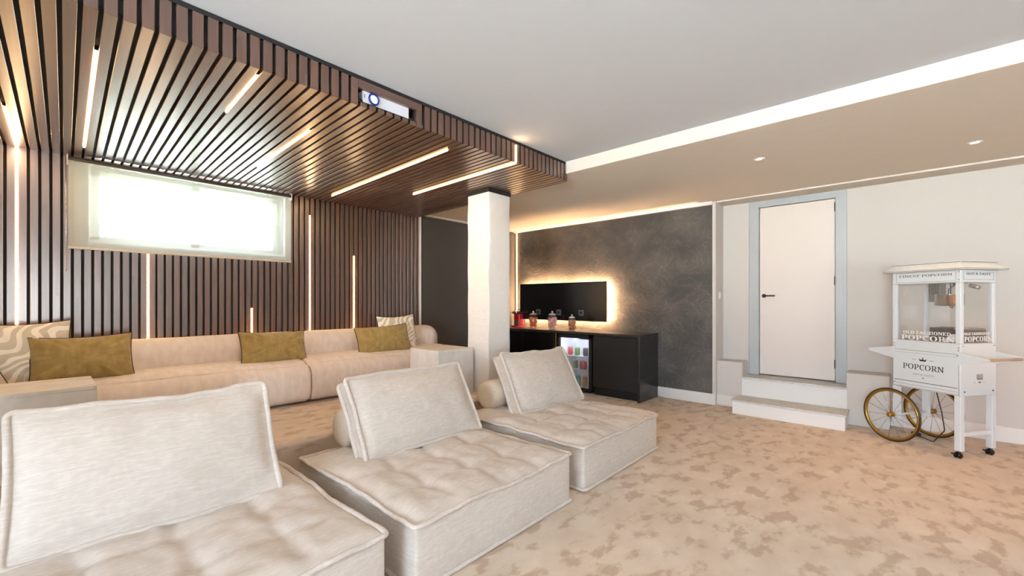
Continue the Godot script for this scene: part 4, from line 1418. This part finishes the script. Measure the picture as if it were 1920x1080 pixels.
	words(o, "lettering", "OLD FASHIONED", Vector3(hw - 0.0095, 0.953, 0.0), PI / 2, 0.020, 0.27, M.glass_print, true)
	words(o, "lettering", "POPCORN", Vector3(hw - 0.0095, 0.912, -0.01), PI / 2, 0.040, 0.29, M.glass_print, true)
	st = mb()
	bx(st, Vector3(-hw, 1.35, -hd), Vector3(hw, 1.446, hd), 0.004)
	obj("header", st, M.cart_white, o)
	st = mb()
	for q in [[-hw + 0.03, 1.362, hw - 0.03, 1.362], [-hw + 0.03, 1.438, hw - 0.03, 1.438], [-hw + 0.03, 1.362, -hw + 0.03, 1.438], [hw - 0.03, 1.362, hw - 0.03, 1.438]]:
		bx(st, Vector3(q[0] - 0.0007, q[1] - 0.0007, hd), Vector3(q[2] + 0.0007, q[3] + 0.0007, hd + 0.0007), 0.0)
	for q in [[-hd + 0.03, 1.372, hd - 0.03, 1.372], [-hd + 0.03, 1.43, hd - 0.03, 1.43], [-hd + 0.03, 1.372, -hd + 0.03, 1.43], [hd - 0.03, 1.372, hd - 0.03, 1.43]]:
		bx(st, Vector3(hw, q[1] - 0.0007, q[0] - 0.0007), Vector3(hw + 0.0007, q[3] + 0.0007, q[2] + 0.0007), 0.0)
	obj("printed_rule", st, M.ink, o)
	words(o, "lettering", "FINEST POPCORN", Vector3(0.0, 1.414, hd + 0.0006), 0.0, 0.019, 0.37, M.ink)
	words(o, "lettering", "HOT & TASTY", Vector3(hw + 0.0006, 1.416, 0.0), PI / 2, 0.016, 0.26, M.ink)
	# roof: a thin overhanging eave, sloping sides, a flat top
	st = mb()
	bx(st, Vector3(-hw - 0.045, 1.446, -hd - 0.045), Vector3(hw + 0.05, 1.458, hd + 0.045), 0.002)
	obj("eave", st, M.cart_white, o)
	var ring := func(x: float, z: float, y: float) -> Array: return [Vector3(-x, y, z), Vector3(x, y, z), Vector3(x, y, -z), Vector3(-x, y, -z)]
	st = mb()
	var r0: Array = ring.call(hw + 0.040, hd + 0.038, 1.458)
	var r1: Array = ring.call(hw - 0.005, hd - 0.005, 1.505)
	for k in 4:
		var j := (k + 1) % 4
		tri(st, r0[k], r0[j], r1[j]); tri(st, r0[k], r1[j], r1[k])
	obj("roof", st, M.cart_white, o)
	st = mb()
	bx(st, Vector3(-hw - 0.002, 1.505, -hd - 0.002), Vector3(hw + 0.002, 1.516, hd + 0.002), 0.002)
	obj("roof_cap", st, M.cart_white, o)
	st = mb()
	for q in [[1.4465, 1.449, 0.047], [1.455, 1.458, 0.047], [1.507, 1.510, 0.003]]:
		var e: float = q[2]
		bx(st, Vector3(-hw - e, q[0], hd + e - 0.002), Vector3(hw + e, q[1], hd + e - 0.0008), 0.0)
		bx(st, Vector3(hw + e + 0.0025, q[0], -hd - e + 0.002), Vector3(hw + e + 0.0037, q[1], hd + e - 0.002), 0.0)
	obj("roof_pinstripe", st, mat(rgb8(120, 112, 92), 0.4, 0.4), o)
	# inside: deck, kettle on its hanger, black bins, a paper bag
	st = mb()
	bx(st, Vector3(-hw + 0.03, 0.878, -hd + 0.03), Vector3(hw - 0.03, 0.884, hd - 0.03), 0.0)
	obj("deck", st, M.steel, o)
	st = mb(true)
	lathe(st, [Vector2(0, 1.168), Vector2(0.080, 1.168), Vector2(0.088, 1.176), Vector2(0.088, 1.256), Vector2(0.090, 1.262), Vector2(0.0, 1.262)], 36, Transform3D(Basis.IDENTITY, Vector3(0.05, 0, 0.0)))
	var ket := obj("kettle", st, mat(rgb8(180, 172, 164), 0.12, 1.0), o)
	st = mb()
	bx(st, Vector3(-0.075, 1.20, -0.03), Vector3(-0.035, 1.35, 0.03), 0.004)
	bx(st, Vector3(-0.06, 1.262, -0.035), Vector3(0.01, 1.35, 0.035), 0.004)
	obj("hanger", st, mat(rgb8(120, 112, 104), 0.3, 0.9), o)
	st = mb(true)
	cyl(st, Vector3(0.06, 1.26, 0.0), Vector3(0.06, 1.36, 0.0), 0.004, 8)
	cyl(st, Vector3(0.10, 1.345, 0.03), Vector3(0.13, 1.345, 0.03), 0.014, 12)
	tube(st, PackedVector3Array([Vector3(0.12, 1.34, 0.04), Vector3(0.10, 1.30, 0.09), Vector3(0.105, 1.22, 0.10), Vector3(0.115, 1.16, 0.095), Vector3(0.125, 1.15, 0.092), Vector3(0.13, 1.165, 0.090)]), 0.004, 8)
	obj("crank", st, M.dark_metal, ket)
	st = mb(true)
	soft_box(st, Vector3(0.028, 0.04, 0.006), 0.006, Vector3i(2, 2, 1), 2, func(p: Vector3) -> Vector3: return p + Vector3(0.115, 1.21, 0.092))
	obj("copper_badge", st, M.copper, ket)
	st = mb(true)
	cyl(st, Vector3(0.15, 1.33, -0.06), Vector3(hw - 0.03, 1.31, -0.06), 0.016, 12)
	obj("lamp_tube", st, M.steel, o)
	st = mb()
	bx(st, Vector3(-0.10, 0.884, -0.15), Vector3(0.06, 0.985, -0.02), 0.004)
	bx(st, Vector3(0.10, 0.884, -0.15), Vector3(0.20, 0.98, 0.05), 0.004)
	obj("bin", st, M.black_gloss, o)
	st = mb()
	bx(st, Vector3(0.062, 0.884, -0.14), Vector3(0.098, 0.99, -0.03), 0.003)
	obj("paper_bag", st, mat(rgb8(206, 184, 154), 0.8), o)
	st = mb()
	bx(st, Vector3(-0.09, 0.985, -0.14), Vector3(0.2, 0.99, -0.13), 0.001)
	obj("tray_rim", st, M.steel, o)
	st = mb()
	prism(st, PackedVector2Array([Vector2(0.10, 0.886), Vector2(0.20, 0.886), Vector2(0.20, 0.915), Vector2(0.15, 0.945)]), 0.10, 0.15)
	obj("paper_cone", st, mat(rgb8(232, 228, 222), 0.8), o)
	for y in [1.0, 1.28]:
		st = mb()
		bx(st, Vector3(0.0, y, -hd + 0.012), Vector3(0.012, y + 0.03, -hd + 0.02), 0.001)
		obj("door_catch", st, M.dark_metal, o)
	# lead hanging under the cabinet to the floor
	st = mb(true)
	var path := PackedVector3Array()
	var cv := Curve3D.new()
	for q in [[Vector3(-0.075, 0.48, -0.05), Vector3(0.03, -0.16, 0)], [Vector3(-0.01, 0.13, -0.05), Vector3(-0.003, -0.075, 0.0)], [Vector3(-0.095, 0.009, -0.06), Vector3(-0.07, 0.0, 0.0)], [Vector3(-0.25, 0.009, -0.12), Vector3(-0.05, 0, -0.02)]]:
		cv.add_point(q[0], -q[1], q[1])
	for k in 40: path.append(cv.sample_baked(cv.get_baked_length() * k / 39.0))
	tube(st, path, 0.0042, 8)
	obj("power_lead", st, M.rubber, o)
	st = mb(true)
	soft_box(st, Vector3(0.035, 0.016, 0.016), 0.012, Vector3i(2, 1, 1), 4, func(p: Vector3) -> Vector3: return p + Vector3(-0.27, 0.017, -0.13))
	obj("plug", st, M.black, o)

# ------------------------------------------------------------------ ceiling lamps
func downlights() -> void:
	var spots := [
		[Vector3(3.948, YL, -0.845), "recessed downlight in the low ceiling, nearer the door"],
		[Vector3(4.607, YL, 0.419), "recessed downlight in the low ceiling above the popcorn cart"],
		[Vector3(4.35, YL, 1.40), "recessed downlight in the low ceiling beyond the photo's right edge"]]
	for s in spots:
		var o := thing("downlight", s[1], "ceiling light", s[0], 0.0, "downlights in the low ceiling")
		var st := mb(true)
		lathe(st, [Vector2(0.024, -0.001), Vector2(0.030, -0.006), Vector2(0.040, -0.005), Vector2(0.042, 0.0)], 28)
		obj("trim_ring", st, M.trim, o)
		st = mb(true)
		lathe(st, [Vector2(0.0, -0.002), Vector2(0.026, -0.002), Vector2(0.026, 0.0)], 24)
		obj("lamp", st, M.lamp, o)
		var l := SpotLight3D.new()
		l.name = "light"
		o.add_child(l, true)
		l.position = Vector3(0, -0.012, 0)
		l.rotation.x = -PI / 2
		l.spot_angle = [36.0, 36.0, 52.0][spots.find(s)]
		l.spot_angle_attenuation = 0.5
		l.spot_range = 8.0
		l.spot_attenuation = 2.0
		l.light_size = 0.02
		l.light_energy = [0.8, 0.6, 1.2][spots.find(s)]
		l.light_color = [Color(1.0, 0.78, 0.52), Color(1.0, 0.78, 0.52), Color(1.0, 0.64, 0.34)][spots.find(s)]
		l.shadow_enabled = true
	# flat panels in the high ceiling, above and behind the camera
	for p in [[0.85, -0.35, "square ceiling panel lamp above the nearest lounge chair"], [1.75, -0.10, "square ceiling panel lamp in front of the lounge chairs"], [0.6, 1.5, "square ceiling panel lamp behind the camera"], [2.5, 1.3, "square ceiling panel lamp near the lowered ceiling"]]:
		var o := thing("ceiling_panel", p[2], "ceiling light", Vector3(p[0], YH, p[1]), 0.0, "panel lamps in the high ceiling")
		var st := mb()
		bx(st, Vector3(-0.2, -0.006, -0.2), Vector3(0.2, 0, 0.2), 0.002)
		obj("trim_ring", st, M.trim, o)
		st = mb()
		bx(st, Vector3(-0.185, -0.008, -0.185), Vector3(0.185, -0.006, 0.185), 0.0)
		obj("lamp", st, glow(Color(1.0, 0.95, 0.88), 1.5), o)
		area(o, Vector3(0, -0.014, 0), Vector3.DOWN, Vector2(0.37, 0.37), 0.5, Color(1.0, 0.97, 0.94))
